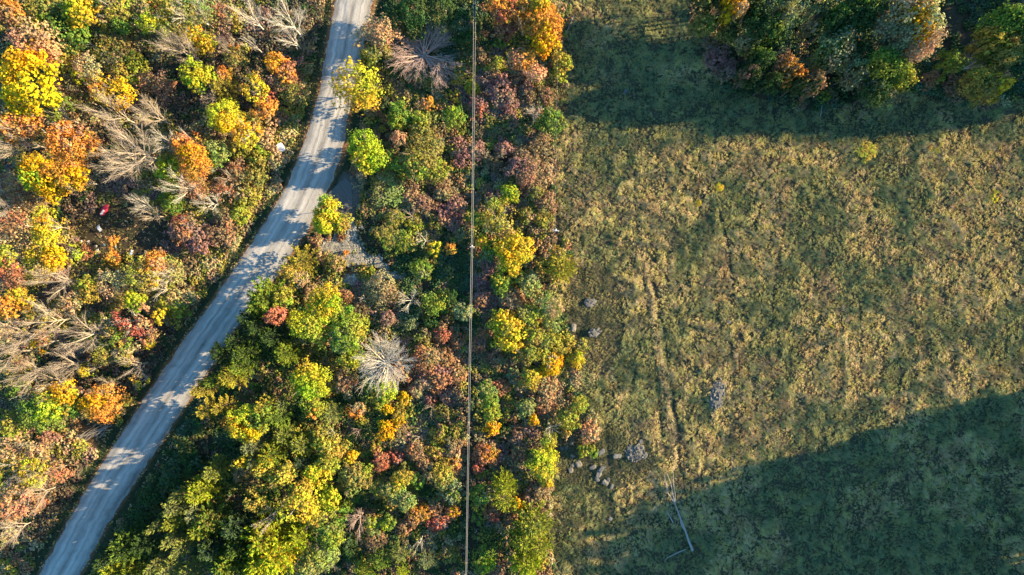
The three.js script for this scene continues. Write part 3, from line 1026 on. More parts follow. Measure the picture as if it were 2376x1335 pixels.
for (const t of LIST) {
  let R = t.r * MPP, h = t.h;
  if (t.kind === 'bare') {
    const [x, z] = ground(t.px, t.py), o = thing(TNAME.bare, t.label, 'tree', [x, relief(x, z), z], rr(0, 6.28));
    const crotch = h * 0.2, th = h / 0.55 * 0.022;
    const tr = part('trunk', pick(G.trunk), barkMat(t.col), o); tr.scale.set(h * 0.55, h * 0.55, h * 0.55);
    const round = t.r > 50 && t.px > 800, n = round ? 26 : t.r > 50 ? 9 : t.r > 30 ? 7 : 6, small = t.r < 24;
    for (let k = 0; k < n; k++) {
      const l = part('limb', pick(small ? G.limbThin : G.limb), barkMat(t.col), o), lead = k === n - 1;
      l.position.y = h * (0.14 + (round ? 0.2 : 0.34) * k / n) + 0.1; l.rotation.y = k * 2.4 + 0.35 * gauss();
      const up = (h - l.position.y) / 1.05 * (round ? rr(0.25, 1) : 1), out = R / (round ? 0.68 : 0.8);
      l.scale.set(out * rr(0.8, 1.15) * (lead ? 0.5 : 1), up * rr(0.75, 0.98), out * rr(0.75, 1.05));
    }
    continue;
  }
  if (t.px < roadAt(t.py)[0]) R *= 1.1; else if (t.kind !== 'shrub') R *= 1.05;
  if (upperWood(t.px, Math.min(t.py, 150)) && t.py < 232 && h > 2) h = h * 1.9;
  if (t.px > roadAt(t.py)[1] && t.px < 660 && t.py > 680 && h >= 7) { h = Math.max(h, t.kind === 'pine' ? 11 : 11); R *= 1.12; }
  if (t.kind === 'shrub') { R *= 1.02; if (!h) h = R * 1.05 + 0.7; }
  if (!h) h = clamp(R * 2.6 + 2, 4, 14);
  const dome = t.kind === 'shrub', cv = dome ? h * 0.62 : t.kind === 'pine' ? h : Math.min(h * 0.44, Math.max(R * 0.9, h * (t.px > 1600 ? 0.42 : 0.3))), cy = dome ? h * 0.42 : h - cv * 0.95;
  const seen = t.kind === 'pine' ? h * 0.5 : cy + cv * 0.3, [x, z] = ground(t.px, t.py, seen);
  R *= (HEIGHT - seen) / HEIGHT;
  const o = thing(TNAME[t.kind], t.label, dome ? 'shrub' : 'tree', [x, relief(x, z), z], rr(0, 6.28), t.group);
  const tr = part(dome ? 'stem' : 'trunk', pick(G.trunk), barkMat(t.kind === 'loose' && t.px < 1600 ? 'bark' : 'dark'), o); const th = dome ? h * 0.6 : h * 0.75; tr.scale.set(Math.max(th * 0.65, 1.2), th, Math.max(th * 0.65, 1.2));
  if (t.kind === 'pine') {
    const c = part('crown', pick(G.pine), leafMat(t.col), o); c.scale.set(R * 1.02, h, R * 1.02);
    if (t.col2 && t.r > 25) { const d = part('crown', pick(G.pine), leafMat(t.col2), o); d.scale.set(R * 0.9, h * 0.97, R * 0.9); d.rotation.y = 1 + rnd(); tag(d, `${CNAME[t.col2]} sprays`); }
    continue;
  }
  const set = t.kind === 'loose' || h < 1 ? (t.r > 30 ? G.loose : G.looseMid) : t.r > 34 ? G.big : t.r > 18 ? G.mid : G.small;
  const c = part('crown', pick(set), leafMat(t.col), o);
  c.scale.set(R * rr(0.98, 1.1), cv, R * rr(0.98, 1.1)); c.position.y = cy; c.rotation.y = rr(0, 6.28);
  if (t.col2) {
    const d = part('crown', pick(t.kind === 'loose' ? G.looseMid : t.r > 26 ? G.mid : G.small), leafMat(t.col2), o), a = rr(0, 6.28), q = rr(0.3, 0.42) * R;
    d.scale.set(R * 0.74, cv * 0.82, R * 0.74); d.position.set(Math.cos(a) * q, cy + cv * 0.12, Math.sin(a) * q); d.rotation.y = rr(0, 6.28); tag(d, `${CNAME[t.col2]} side of the crown`);
  }
  if (t.kind === 'broad' && t.r > 28 && t.px < 1600 && rnd() < 0.6) for (let k = 0; k < 3; k++) {
    const l = part('limb', pick(G.limbThin), barkMat('bark'), o); l.position.y = h * 0.4; l.rotation.y = k * 2.1 + 0.5 * gauss(); l.scale.set(R * rr(1.1, 1.45), h * 0.56, R * 0.7);
  }
  if (t.kind === 'loose' && t.px < 1600) for (let k = 0; k < 4; k++) {
    const l = part('limb', pick(G.limbThin), barkMat('pale'), o); l.position.y = h * 0.3; l.rotation.y = k * 1.57 + 0.3 * gauss(); l.scale.set(R * rr(0.8, 1.0), h * 0.62, R * 0.8);
  }
}

// ------------------------------------------------------------------ low cover: undergrowth, grass
function scatter(name, geo, mat, list, label) {
  const m = new THREE.InstancedMesh(geo, mat, list.length), M = new THREE.Matrix4(), q = new THREE.Quaternion(), e = new THREE.Euler(), c = new THREE.Color();
  list.forEach((t, k) => { e.set(t.tx || 0, t.turn, t.tz || 0); q.setFromEuler(e); M.compose(new THREE.Vector3(t.x, t.y, t.z), q, new THREE.Vector3(t.s, t.sy, t.s)); m.setMatrixAt(k, M); c.setRGB(...t.col); m.setColorAt(k, c); });
  m.name = name; m.castShadow = m.receiveShadow = true; scene.add(tag(m, label, null, null, 'stuff'));
}
const vary = (c, v) => { const b = 1 + v * gauss(); return c.map(x => clamp(x * b * (1 + 0.1 * gauss()), 0.005, 0.9)); };
seedTo(301);
{
  const bush = [0, 1].map(() => crownGeo(14, 14, 0.26, 0.05, false));
  const ZONES = [[1150, 200, 90, 'mauve'], [1230, 380, 70, 'brownm'], [1060, 490, 60, 'mauve'], [980, 470, 70, 'brownm'], [1000, 860, 90, 'rusty'], [1000, 1060, 90, 'rusty'], [1250, 920, 60, 'rusty'], [970, 30, 150, 'dark'], [1000, 640, 100, 'dark'], [430, 1030, 130, 'dark'], [300, 1240, 110, 'dark'], [1130, 690, 40, 'mauve'], [450, 540, 70, 'mauve'], [600, 330, 70, 'straw'], [560, 470, 70, 'straw'], [420, 690, 60, 'straw'], [640, 300, 40, 'straw'], [1700, 130, 90, 'dark'], [2000, 100, 400, 'dark'], [1180, 430, 60, 'brownm'], [1200, 1050, 80, 'brownm'], [1150, 1180, 60, 'brownm'], [880, 680, 70, 'brownm'], [150, 1180, 120, 'dull'], [330, 820, 90, 'dull'], [560, 200, 90, 'dull'], [650, 100, 90, 'dull'], [740, 1000, 220, 'green'], [430, 205, 80, 'dull'], [225, 330, 55, 'dull'], [175, 485, 50, 'dull'], [250, 705, 40, 'dull'], [215, 860, 50, 'dull'], [290, 60, 40, 'dark'], [170, 60, 50, 'dark'], [690, 50, 90, 'dull'], [130, 850, 40, 'dull'], [330, 860, 60, 'dull']];
  const PAL = { mauve: ['mauve', 'mauve', 'brown', 'rust', 'olive', 'yolive'], brownm: ['brown', 'brown', 'mauve', 'tan', 'olive'], rusty: ['rust', 'tan', 'brown', 'mauve', 'yolive', 'olive'], dark: ['dgreen', 'dgreen', 'teal', 'dgreen', 'olive', 'brown'], straw: ['tan', 'tan', 'yolive', 'brown', 'olive', 'rust'], dull: ['brown', 'dark', 'dark', 'dgreen', 'dark', 'mauve'], green: ['dgreen', 'green', 'olive', 'brown', 'dgreen', 'yolive'], left: ['tan', 'rust', 'tan', 'yolive', 'olive', 'brown', 'yolive', 'tan', 'mauve'], strip: ['brown', 'olive', 'dgreen', 'yolive', 'rust', 'dgreen', 'tan'] };
  const out = [[], []];
  for (let z = -60; z < 60; z += 0.85) for (let x = -100; x < 100; x += 0.85) {
    const gx = x + rr(-0.4, 0.4), gz = z + rr(-0.4, 0.4), [px, py] = toPx(gx, gz);
    if (FIELD(px, py) || onRoad(px, py, 24 + 14 * vnoise(gx * 0.4, gz * 0.4, 90))) continue;
    if (inEll(px, py, CLEARING) < 1 || inEll(px, py, PULL) < 1.15 || inEll(px, py, [218, 1005, 55, 30]) < 1 || inEll(px, py, [645, 341, 46, 14]) < 1) continue;
    if (OUTCROP.some(e => inEll(px, py, e) < 0.9)) continue;
    if (inEll(px, py, [865, 560, 40, 60]) < 1 && rnd() < 0.9) continue;                 // grassy hollow right of the outcrop
    if (px > 1078 && px < 1112 && py > 860 && rnd() < 0.75) continue;                   // mown line under the wires
    if (inEll(px, py, [440, 1040, 70, 50]) < 1 && rnd() < 0.6) continue;
    const dens = fbm(gx * 0.25, gz * 0.25, 95, 3); if (rnd() > smooth(0.12, 0.45, dens) * 0.97 + 0.03) continue;
    let pal = px < roadAt(py)[0] ? 'left' : 'strip'; for (const [a, b, r, p] of ZONES) if (Math.hypot(px - a, py - b) < r * (0.75 + 0.5 * vnoise(gx * 0.3, gz * 0.3, 97))) { pal = p; break; }
    const choices = PAL[pal], col = choices[Math.floor(clamp(fbm(gx * 0.45, gz * 0.45, 99, 2) * 1.7 - 0.35 + 0.25 * gauss(), 0, 0.999) * choices.length)];
    const s = rr(0.4, 0.95) * (0.75 + 0.6 * dens) * (pal === 'left' ? 1.15 : 1);
    out[Math.floor(rnd() * 2)].push({ x: gx, y: relief(gx, gz) + s * 0.25, z: gz, s, sy: s * rr(0.7, 1.1), turn: rr(0, 6.28), col: vary(COL[col], 0.2) });
  }
  const mat = std([0.82, 0.80, 0.78], 1, { vertexColors: true, side: THREE.DoubleSide });
  scatter('undergrowth_shrubbery', bush[0], mat, out[0], 'low tangled brown and green undergrowth between the trees');
  scatter('undergrowth_shrubbery_001', bush[1], mat, out[1], 'low weedy undergrowth filling gaps between shrubs and trees');
  names.set('undergrowth_shrubbery', 2);
}
{
  // a tuft of grass, blades all leaning about one way as lodged grass does
  const tuft = (n, lean, w) => {
    const mb = new MB();
    for (let k = 0; k < n; k++) {
      const a = rr(0, 6.28), r = rr(0, 0.42), bx = Math.cos(a) * r, bz = Math.sin(a) * r, l = rr(0.55, 1.1), dx = lean + 0.55 * gauss(), dz = 0.55 * gauss(), y1 = l * 0.62, y2 = l * rr(0.75, 0.95), th = rr(0, 3.14), wx = Math.cos(th) * w, wz = Math.sin(th) * w, j = jitter(0.2, 0.07);
      const low = j.map(v => v * 0.8);
      mb.quad([bx - wx, 0, bz - wz], [bx + wx, 0, bz + wz], [bx + dx * 0.35 * l + wx, y1, bz + dz * 0.35 * l + wz], [bx + dx * 0.35 * l - wx, y1, bz + dz * 0.35 * l - wz], low);
      mb.quad([bx + dx * 0.35 * l - wx, y1, bz + dz * 0.35 * l - wz], [bx + dx * 0.35 * l + wx, y1, bz + dz * 0.35 * l + wz], [bx + dx * l + wx * 0.3, y2, bz + dz * l + wz * 0.3], [bx + dx * l - wx * 0.3, y2, bz + dz * l - wz * 0.3], j);
    }
    return mb.geo();
  };
  const tufts = [tuft(22, 0.8, 0.036), tuft(20, 0.55, 0.042), tuft(14, 0.25, 0.036)];
  const mat = std([1, 1, 1], 1, { vertexColors: true, side: THREE.DoubleSide });
  const STRAW = [0.61, 0.46, 0.22], GOLD = [0.55, 0.45, 0.15], OL = [0.30, 0.29, 0.10], GR = [0.165, 0.21, 0.09], BR = [0.42, 0.27, 0.13];
  const mixc = (a, b, t) => a.map((v, k) => v + (b[k] - v) * t);
  const out = [[], [], []], verge = [];
  for (let z = -56; z < 56; z += 0.22) for (let x = -2; x < 98; x += 0.22) {
    const gx = x + rr(-0.12, 0.12), gz = z + rr(-0.12, 0.12), [px, py] = toPx(gx, gz);
    if (!FIELD(px, py) && !(px > STRIP_EDGE(py) - 60 && px < STRIP_EDGE(py) && rnd() < 0.5)) continue;
    const rd = rutDist(px, py); if (rd < 5.5 && rnd() < 0.93) continue;
    const n = fbm(gx * 0.13, gz * 0.13, 111, 3), m = fbm(gx * 0.75, gz * 0.75, 115, 3), f = fbm(gx * 1.7, gz * 1.7, 119, 2);
    const sw = fbm(gx * 0.3, gz * 0.3, 155, 2) * 6.28, ax = Math.cos(sw), az = Math.sin(sw), st = fbm((gx * ax + gz * az) * 0.9, (gz * ax - gx * az) * 2.4, 151, 2);
    let d = smooth(0.30, 0.62, 0.4 * m + 0.6 * st + 0.16 * (fbm(gx * 1.1 + 0.12 * gz, gz * 0.07, 157, 2) - 0.5)) * 0.87 + 0.08;                                      // tussocks and gaps
    const worn = inEll(px, py, [1375, 740, 75, 130]) < 1 || inEll(px, py, [1400, 1060, 120, 75]) < 1;
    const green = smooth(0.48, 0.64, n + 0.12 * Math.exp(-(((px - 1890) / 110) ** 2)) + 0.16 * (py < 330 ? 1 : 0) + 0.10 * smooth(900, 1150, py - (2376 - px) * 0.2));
    if (rnd() > d) continue;
    let c = mixc(mixc(STRAW, GOLD, smooth(0.35, 0.65, f)), BR, smooth(0.55, 0.75, fbm(gx * 0.4, gz * 0.4, 123, 2)) * 0.6);
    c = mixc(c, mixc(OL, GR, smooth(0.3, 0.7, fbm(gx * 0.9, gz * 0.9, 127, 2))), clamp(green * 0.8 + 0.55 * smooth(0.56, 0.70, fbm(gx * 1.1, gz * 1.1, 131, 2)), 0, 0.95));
    const pale = Math.abs(px - (1505 + (py - 650) * 0.155 - 2)); if (py > 560 && py < 1090 && pale < 9) c = mixc(c, STRAW, 0.8);
    if (worn) c = mixc(c, [0.13, 0.12, 0.055], 0.55);
    const s = (worn ? rr(0.2, 0.42) : rr(0.28, 0.64) * (0.55 + 0.75 * m)), turn = fbm(gx * 0.35, gz * 0.35, 135, 2) * 11 + 0.5 * gauss();
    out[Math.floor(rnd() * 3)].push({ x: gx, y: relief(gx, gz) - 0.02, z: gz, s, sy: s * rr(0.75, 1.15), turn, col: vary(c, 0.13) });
  }
  tufts.forEach((g, k) => scatter(k ? `meadow_grass_00${k}` : 'meadow_grass', g, mat, out[k], ['tall straw coloured lodged grass of the open field', 'golden and olive tussock grass across the open field', 'short upright field grass between the tussocks'][k]));
  // verges, clearing, hollow and rough ground of the wood
  for (let z = -56; z < 56; z += 0.3) for (let x = -95; x < 10; x += 0.3) {
    const gx = x + rr(-0.15, 0.15), gz = z + rr(-0.15, 0.15), [px, py] = toPx(gx, gz), [l, r] = roadAt(py), dist = Math.max(l - px, px - r);
    if (dist < -5 || (dist < 3 && rnd() > 0.35) || px > 1300) continue;
    const isVerge = dist < 34 + 10 * vnoise(gx * 0.5, gz * 0.5, 141) && inEll(px, py, PULL) > 1.2, hollow = inEll(px, py, [870, 570, 46, 66]) < 1, cl = inEll(px, py, CLEARING) < 1.15, line = px > 1076 && px < 1114 && py > 860;
    if (!(isVerge && rnd() < 0.75) && !(hollow && rnd() < 0.6) && !(cl && rnd() < 0.22) && !(line && rnd() < 0.4)) continue;
    const dry = smooth(0.45, 0.65, fbm(gx * 0.3, gz * 0.3, 145, 2)) * (px < l ? 0.8 : 0.4);
    let c = mixc([0.06, 0.095, 0.03], [0.30, 0.24, 0.08], dry); if (dist < 6 && rnd() < 0.45) c = [0.34, 0.13, 0.045];
    const s = rr(0.22, 0.5) * (dist < 8 ? 0.6 : 1);
    verge.push({ x: gx, y: relief(gx, gz) - 0.02, z: gz, s, sy: s, turn: rr(0, 6.28), col: vary(c, 0.18) });
  }
  scatter('verge_grass', tufts[2], mat, verge, 'dark green grass along the road verges and in the clearing');
  // fallen leaves on road edges and litter on the wood floor
  const lg = new MB(); for (let k = 0; k < 5; k++) leaf(lg, new THREE.Vector3(gauss(), 0.15 * rnd(), gauss()), new THREE.Vector3(0.3 * gauss(), 1, 0.3 * gauss()), 0.7, jitter(0.2, 0.1));
  const litter = [];
  for (let k = 0; k < 26000; k++) {
    const gx = rr(-95, 12), gz = rr(-54, 54), [px, py] = toPx(gx, gz), [l, r] = roadAt(py), dist = Math.max(l - px, px - r);
    if (dist < -4 || (dist > 8 && dist < 20) || OUTCROP.some(e => inEll(px, py, e) < 0.8) || px > STRIP_EDGE(py)) continue;
    const s = rr(0.1, 0.26);
    litter.push({ x: gx, y: Math.max(relief(gx, gz), 0) + 0.07, z: gz, s, sy: s, turn: rr(0, 6.28), col: vary(pick([COL.rust, COL.tan, COL.brown, COL.salmon, COL.yolive, COL.brown]), 0.2) });
  }
  scatter('fallen_leaves', lg.geo(), mat, litter, 'scattered rust and tan fallen leaves on the wood floor');
}

// ------------------------------------------------------------------ tall wood outside the frame, right of the field, which shades it
seedTo(909);
{
  const W = new THREE.Group(); W.name = 'woodland'; scene.add(tag(W, 'tall dense wood standing beyond the field edge, whose shade falls across it', null, null, 'stuff'));
  const tan = SUN_DIR.y / SUN_DIR.x, drift = -SUN_DIR.z / SUN_DIR.x, crowns = [], trunks = [];
  const put = (x, z, h, r) => { crowns.push([x, z + 0.5 * gauss(), h * rr(0.9, 1.04), r * rr(0.75, 1)]); };
  // each tree's height is set by how far into the field the edge of its shade reaches
  for (const [px, py] of [[2376, 900], [2330, 905], [2290, 915], [2240, 928], [2180, 950], [2120, 965], [2060, 978], [2000, 990], [1940, 1005], [1900, 1020], [1850, 1040], [1800, 1058], [1740, 1075], [1680, 1092], [1620, 1108], [1560, 1120], [1500, 1135], [1440, 1165], [1380, 1188], [1320, 1210], [1300, 1240], [1280, 1280], [1300, 1320], [1300, 1360], [1330, 1400], [1350, 1450]]) {
    const [x, z] = ground(px, py), X = 97 + rr(0, 3) + (px < 1700 ? 2 : 0), h = (X - x) * tan, Z = z - drift * (X - x);
    put(X, Z + 1.6, h * (px < 1560 ? 1.08 : 1), Math.min(px < 1560 ? 4.5 : 3.2, 1.2 + h * 0.12)); if (h > 12) { put(X + 5, Z + 3, h * 0.9, 3.6); }
    if (px < 1560) { put(X + 2, Z + 4.5, h * 1.06, 4.5); put(X + 4, Z + 8, h * 1.05, 4.5); }
    if (h > 6) put(X + 1.5, Z + 5.5, h * 0.8, 3.4);
  }
  for (const [px, py] of [[2376, 205], [2330, 222], [2280, 240], [2230, 262], [2170, 280], [2110, 296], [2050, 312], [1980, 322], [1900, 330], [1820, 334], [1740, 338], [1660, 342], [1580, 345]]) {
    const [x, z] = ground(px, py), X = 98 + rr(0, 4), h = (X - x) * tan, Z = z - drift * (X - x);
    put(X, Z - 1.6, h, Math.min(3.2, 1.2 + h * 0.12)); if (h > 8) put(X + 3, Z - 5.5, h * 0.9, 3.4);
  }
  for (let k = 0; k < 34; k++) put(100 + rr(0, 16), rr(22, 62), rr(16, 27), rr(3, 4.5));
  for (let k = 0; k < 16; k++) put(98 + rr(0, 14), rr(-66, -38), rr(9, 17), rr(3, 4.2));
  const cg = new THREE.InstancedMesh(G.mid[0], leafMat('dgreen'), crowns.length), tg = new THREE.InstancedMesh(G.trunk[0], barkMat('bark'), crowns.length), M = new THREE.Matrix4(), q = new THREE.Quaternion();
  crowns.forEach(([x, z, h, r], k) => { q.setFromAxisAngle(new THREE.Vector3(0, 1, 0), rr(0, 6)); M.compose(new THREE.Vector3(x, h * 0.54, z), q, new THREE.Vector3(r, h * 0.48, r)); cg.setMatrixAt(k, M); M.compose(new THREE.Vector3(x, 0, z), q, new THREE.Vector3(h, h * 0.8, h)); tg.setMatrixAt(k, M); });
  cg.name = 'crown'; tg.name = 'trunk'; cg.castShadow = tg.castShadow = true; tag(cg, null, null, null, 'stuff'); tag(tg, null, null, null, 'stuff'); W.add(cg, tg);
}

// ------------------------------------------------------------------ stones
seedTo(515);
function rockGeo(k, sx, sy, sz, detail = 2) {
  const g = new THREE.IcosahedronGeometry(1, detail), p = g.attributes.position, v = new THREE.Vector3(), c = [];
  for (let i = 0; i < p.count; i++) {
    v.fromBufferAttribute(p, i);
    const n = 0.72 + 0.5 * fbm(v.x * 1.3 + k * 7 + 20, v.y * 1.3 + v.z * 1.7 + k * 3 + 20, k, 3), f = Math.max(Math.abs(v.x), Math.abs(v.y) * 1.1, Math.abs(v.z));
    v.multiplyScalar(n / Math.pow(f, 0.45)); p.setXYZ(i, v.x * sx, v.y * sy, v.z * sz);
    const t = 0.75 + 0.5 * fbm(v.x * 4 + k, v.y * 4 + v.z * 4, k + 5, 2); c.push(t, t * 0.985, t * 0.95);
  }
  g.setAttribute('color', new THREE.Float32BufferAttribute(c, 3)); g.computeVertexNormals(); return g;
}
const stoneMats = [[0.155, 0.15, 0.145], [0.11, 0.11, 0.115], [0.17, 0.155, 0.135], [0.09, 0.095, 0.10]].map(c => std(c, 0.92, { vertexColors: true, bumpMap: detail, bumpScale: 0.03 }));
const rocks = [0, 1, 2, 3, 4, 5].map(k => rockGeo(k, 1, 0.62, 0.78));
function boulder(px, py, r, label, stretch = 1, turn = rr(0, 6.28)) {
  const [x, z] = ground(px, py, 0.5), s = r * MPP * 0.9, o = new THREE.Mesh(pick(rocks), pick(stoneMats));
  o.name = numbered('boulder'); o.position.set(x, s * 0.10 + relief(x, z) + 0.03, z); o.rotation.set(0.15 * gauss(), turn, 0.15 * gauss()); o.scale.set(s * stretch, s * 0.95, s); o.castShadow = o.receiveShadow = true; scene.add(tag(o, label, 'boulder'));
}
boulder(1297, 741, 9, 'pale boulder nearest the thin-leaved shrub, topmost of the field-edge boulders');
boulder(1331, 761, 10, 'upright pale boulder farthest right of the field-edge boulders', 1.2, 1.4);
boulder(1316, 765, 7, 'small flat boulder in the middle of the field-edge boulders', 1.3, 0.3);
boulder(1307, 772, 9, 'lowest pale boulder of the field-edge boulders');
boulder(1299, 757, 6, 'small grey boulder half hidden left among the field-edge boulders');
boulder(1273, 681, 6, 'lone grey boulder among pale green shrubs above the field-edge boulders');
boulder(1296, 810, 5, 'small grey stone under yellow shrubs below the field-edge boulders');
boulder(1394, 1051, 10, 'pale boulder right of the dark vine bush in the lower field', 1.2, 0.5);
boulder(1434, 1060, 9, 'pale flat boulder just left of the stone heap', 1.4, 0);
boulder(1390, 1101, 9, 'blue-grey oval boulder in the middle of the lower boulder row', 1.3, 1.2);
boulder(1396, 1090, 8, 'blue-grey boulder at the top of the lower boulder row', 1.2, 1.0);
boulder(1386, 1113, 8, 'dark boulder left in the lower boulder row');
boulder(1405, 1121, 9, 'brownish boulder at the bottom of the lower boulder row');
boulder(1412, 1116, 6, 'small pale boulder right in the lower boulder row', 1.3, 1.3);
boulder(1420, 1132, 6, 'small pale boulder lowest of all in the lower boulder row', 1.3, 1.2);
boulder(1376, 1086, 7, 'flat boulder up-left of the lower boulder row', 1.4, 0.4);
boulder(1404, 1086, 4, 'tiny pale stone above the lower boulder row');
boulder(1325, 1093, 8, 'rounded grey boulder on the bare stony patch below the vine bush');
boulder(1343, 1078, 10, 'broad brownish rock on the bare stony patch below the vine bush');
boulder(1330, 1082, 6, 'small rock on the bare stony patch beside the rounded grey boulder');
boulder(1304, 1042, 6, 'grey stone in shade left of the dark vine bush');
boulder(1314, 1039, 5, 'narrow grey stone in shade, second left of the dark vine bush', 1.4, 1.5);
boulder(1329, 1060, 6, 'grey stone in shade touching the lower left of the vine bush');
boulder(1327, 1030, 5, 'grey stone in shade above the vine bush');
boulder(1496, 1060, 9, 'smooth pale boulder at the lower right rim of the stone heap', 1.2, 0.6);
boulder(1488, 1027, 7, 'pale boulder at the upper rim of the stone heap');
boulder(1693, 748, 6, 'lone white stone in the middle of the open field');
boulder(1710, 825, 6, 'lone bluish stone in the open field above the long stone heap');
boulder(1417, 1206, 6, 'lone pale stone in the field above the fallen tree');
boulder(1453, 210, 6, 'lone bluish stone in the shaded upper field', 1.4, 0.9);
boulder(1357, 620, 3, 'tiny white stone at the field edge right of the yellow-olive evergreen');
const pebbles = [0, 1, 2, 3].map(k => rockGeo(k + 30, 1, 0.62, 0.8, 1));
function heap(px, py, rx, ry, n, turn, label) {
  const [x, z] = ground(px, py), o = thing('stone_heap', label, 'stone heap', [x, relief(x, z), z], turn);
  const mound = part('mound', rockGeo(turn * 10 + rx, rx * MPP * 0.95, 0.5, ry * MPP * 0.95, 3), std([0.14, 0.13, 0.12], 0.95, { vertexColors: true, bumpMap: detail, bumpScale: 0.05 }), o); mound.position.y = 0.02;
  for (let k = 0; k < n; k++) {
    const a = rr(0, 6.28), q = Math.sqrt(rnd()) * 1.08, s = rr(0.10, 0.30), m = part('stone', pick(pebbles), pick(stoneMats), o);
    m.position.set(Math.cos(a) * q * rx * MPP, 0.08 + 0.40 * Math.sqrt(Math.max(0, 1.1 - q * q)) * (rx > 14 ? 1 : 0.5) + 0.08 * rnd(), Math.sin(a) * q * ry * MPP); m.rotation.set(rr(0, 6), rr(0, 6), rr(0, 6)); m.scale.set(s * rr(0.8, 1.4), s * 0.8, s);
  }
}
heap(1474, 1050, 24, 20, 75, 0, 'rounded heap of grey field stones at the lower edge of the field');
heap(1664, 916, 17, 38, 70, -0.2, 'long narrow heap of grey field stones in the open field');
heap(1369, 703, 13, 10, 34, 0, 'small spread of pinkish stones at the field edge');
heap(1378, 772, 16, 10, 26, 0.3, 'thin spread of grey stones in worn grass at the field edge');
// bedrock slabs of the outcrop
function slabGeo(k) {
  const sh = new THREE.Shape(), n = 17;
  for (let i = 0; i < n; i++) { const a = i / n * 6.283, r = 0.55 + 0.75 * vnoise(Math.cos(a) * 1.7 + k * 5 + 9, Math.sin(a) * 1.7 + 9, 77) + 0.22 * (rnd() - 0.5); const x = Math.cos(a) * r, y = Math.sin(a) * r * 0.75; i ? sh.lineTo(x, y) : sh.moveTo(x, y); }
  const g = new THREE.ExtrudeGeometry(sh, { depth: 0.12, bevelEnabled: true, bevelThickness: 0.05, bevelSize: 0.05, bevelSegments: 1, steps: 1 }); g.rotateX(-Math.PI / 2);
  const uv = g.attributes.uv, p = g.attributes.position; for (let i = 0; i < uv.count; i++) uv.setXY(i, p.getX(i) * 0.5 + k * 0.3, p.getZ(i) * 0.5 + p.getY(i) * 0.5);
  return g;
}
const slabGeos = [0, 1, 2, 3, 4].map(slabGeo);
const stoneMap = (() => {
  const S = 512, d = new Uint8Array(S * S * 4);
  for (let j = 0; j < S; j++) for (let i = 0; i < S; i++) { let v = 0.55 + 0.5 * (fbm(i / 40, j / 40, 201, 4) - 0.5) + 0.25 * (fbm(i / 9, j / 9, 205, 3) - 0.5); const crack = Math.abs(fbm(i / 70, j / 45, 209, 3) - 0.5); if (crack < 0.012) v *= 0.35; if (fbm(i / 24, j / 24, 213, 3) > 0.62) v *= 0.55; const q = clamp(v, 0.05, 0.95) * 255; d.set([q, q * 0.97, q * 0.91, 255], (j * S + i) * 4); }
  const t = new THREE.DataTexture(d, S, S); t.colorSpace = THREE.SRGBColorSpace; t.wrapS = t.wrapT = THREE.MirroredRepeatWrapping; t.magFilter = t.minFilter = THREE.LinearFilter; t.needsUpdate = true; return t;
})();
const slabMat = std([1.0, 0.98, 0.94], 0.95, { map: stoneMap, bumpMap: stoneMap, bumpScale: 0.12 });
[[762, 572, 26, 'leftmost long pale slab of the rock outcrop'], [790, 560, 24, 'pale slab under the yellow trees at the top of the rock outcrop'], [800, 585, 24, 'broad pale slab in the middle of the rock outcrop'], [822, 578, 22, 'large white slab right of the middle of the rock outcrop'], [828, 596, 20, 'pale slab beside the small orange bush on the rock outcrop'], [772, 596, 14, 'small grey slab low on the left of the rock outcrop'], [808, 612, 10, 'small slab below the orange bush on the rock outcrop'], [842, 612, 12, 'slab at the lower right end of the main rock outcrop'], [880, 612, 15, 'pale slab starting the rock band toward the power line'], [898, 626, 15, 'middle slab of the rock band toward the power line'], [914, 642, 15, 'last large slab of the rock band toward the power line'], [815, 655, 13, 'grey slab in shade below the rock outcrop'], [942, 656, 12, 'slab at the shaded far end of the rock band'], [838, 528, 7, 'grey stone on the grassy hollow by the pull-off'], [862, 535, 7, 'round grey stone on the grassy hollow by the pull-off']].forEach(([px, py, r, label]) => {
  const [x, z] = ground(px, py), s = r * MPP, o = new THREE.Mesh(pick(slabGeos), slabMat); o.name = numbered('rock_slab'); o.position.set(x, 0.0, z); o.rotation.set(0.05 * gauss(), rr(0, 6.28), 0.05 * gauss()); o.scale.set(s * 0.98, 1.6, s * 0.9); o.castShadow = o.receiveShadow = true; scene.add(tag(o, label, 'rock slab'));
});

{
  const rub = [];
  for (const e of OUTCROP) for (let k = 0; k < 170; k++) { const a = rr(0, 6.28), q = Math.sqrt(rnd()) * 1.15, px = e[0] + Math.cos(a) * q * e[2], py = e[1] + Math.sin(a) * q * e[3], [x, z] = ground(px, py); if (onRoad(px, py, 8)) continue; const sz = rr(0.05, 0.28) * rr(0.6, 1.2); rub.push({ x, y: 0.06 + relief(x, z), z, s: sz, sy: sz, turn: rr(0, 6.28), tx: rr(-0.3, 0.3), tz: rr(-0.3, 0.3), col: vary([0.33, 0.31, 0.27], 0.3) }); }
  scatter('rubble', rocks[2], std([1, 1, 1], 0.95, { vertexColors: true }), rub, 'small broken stones strewn over and round the rock outcrop');
}
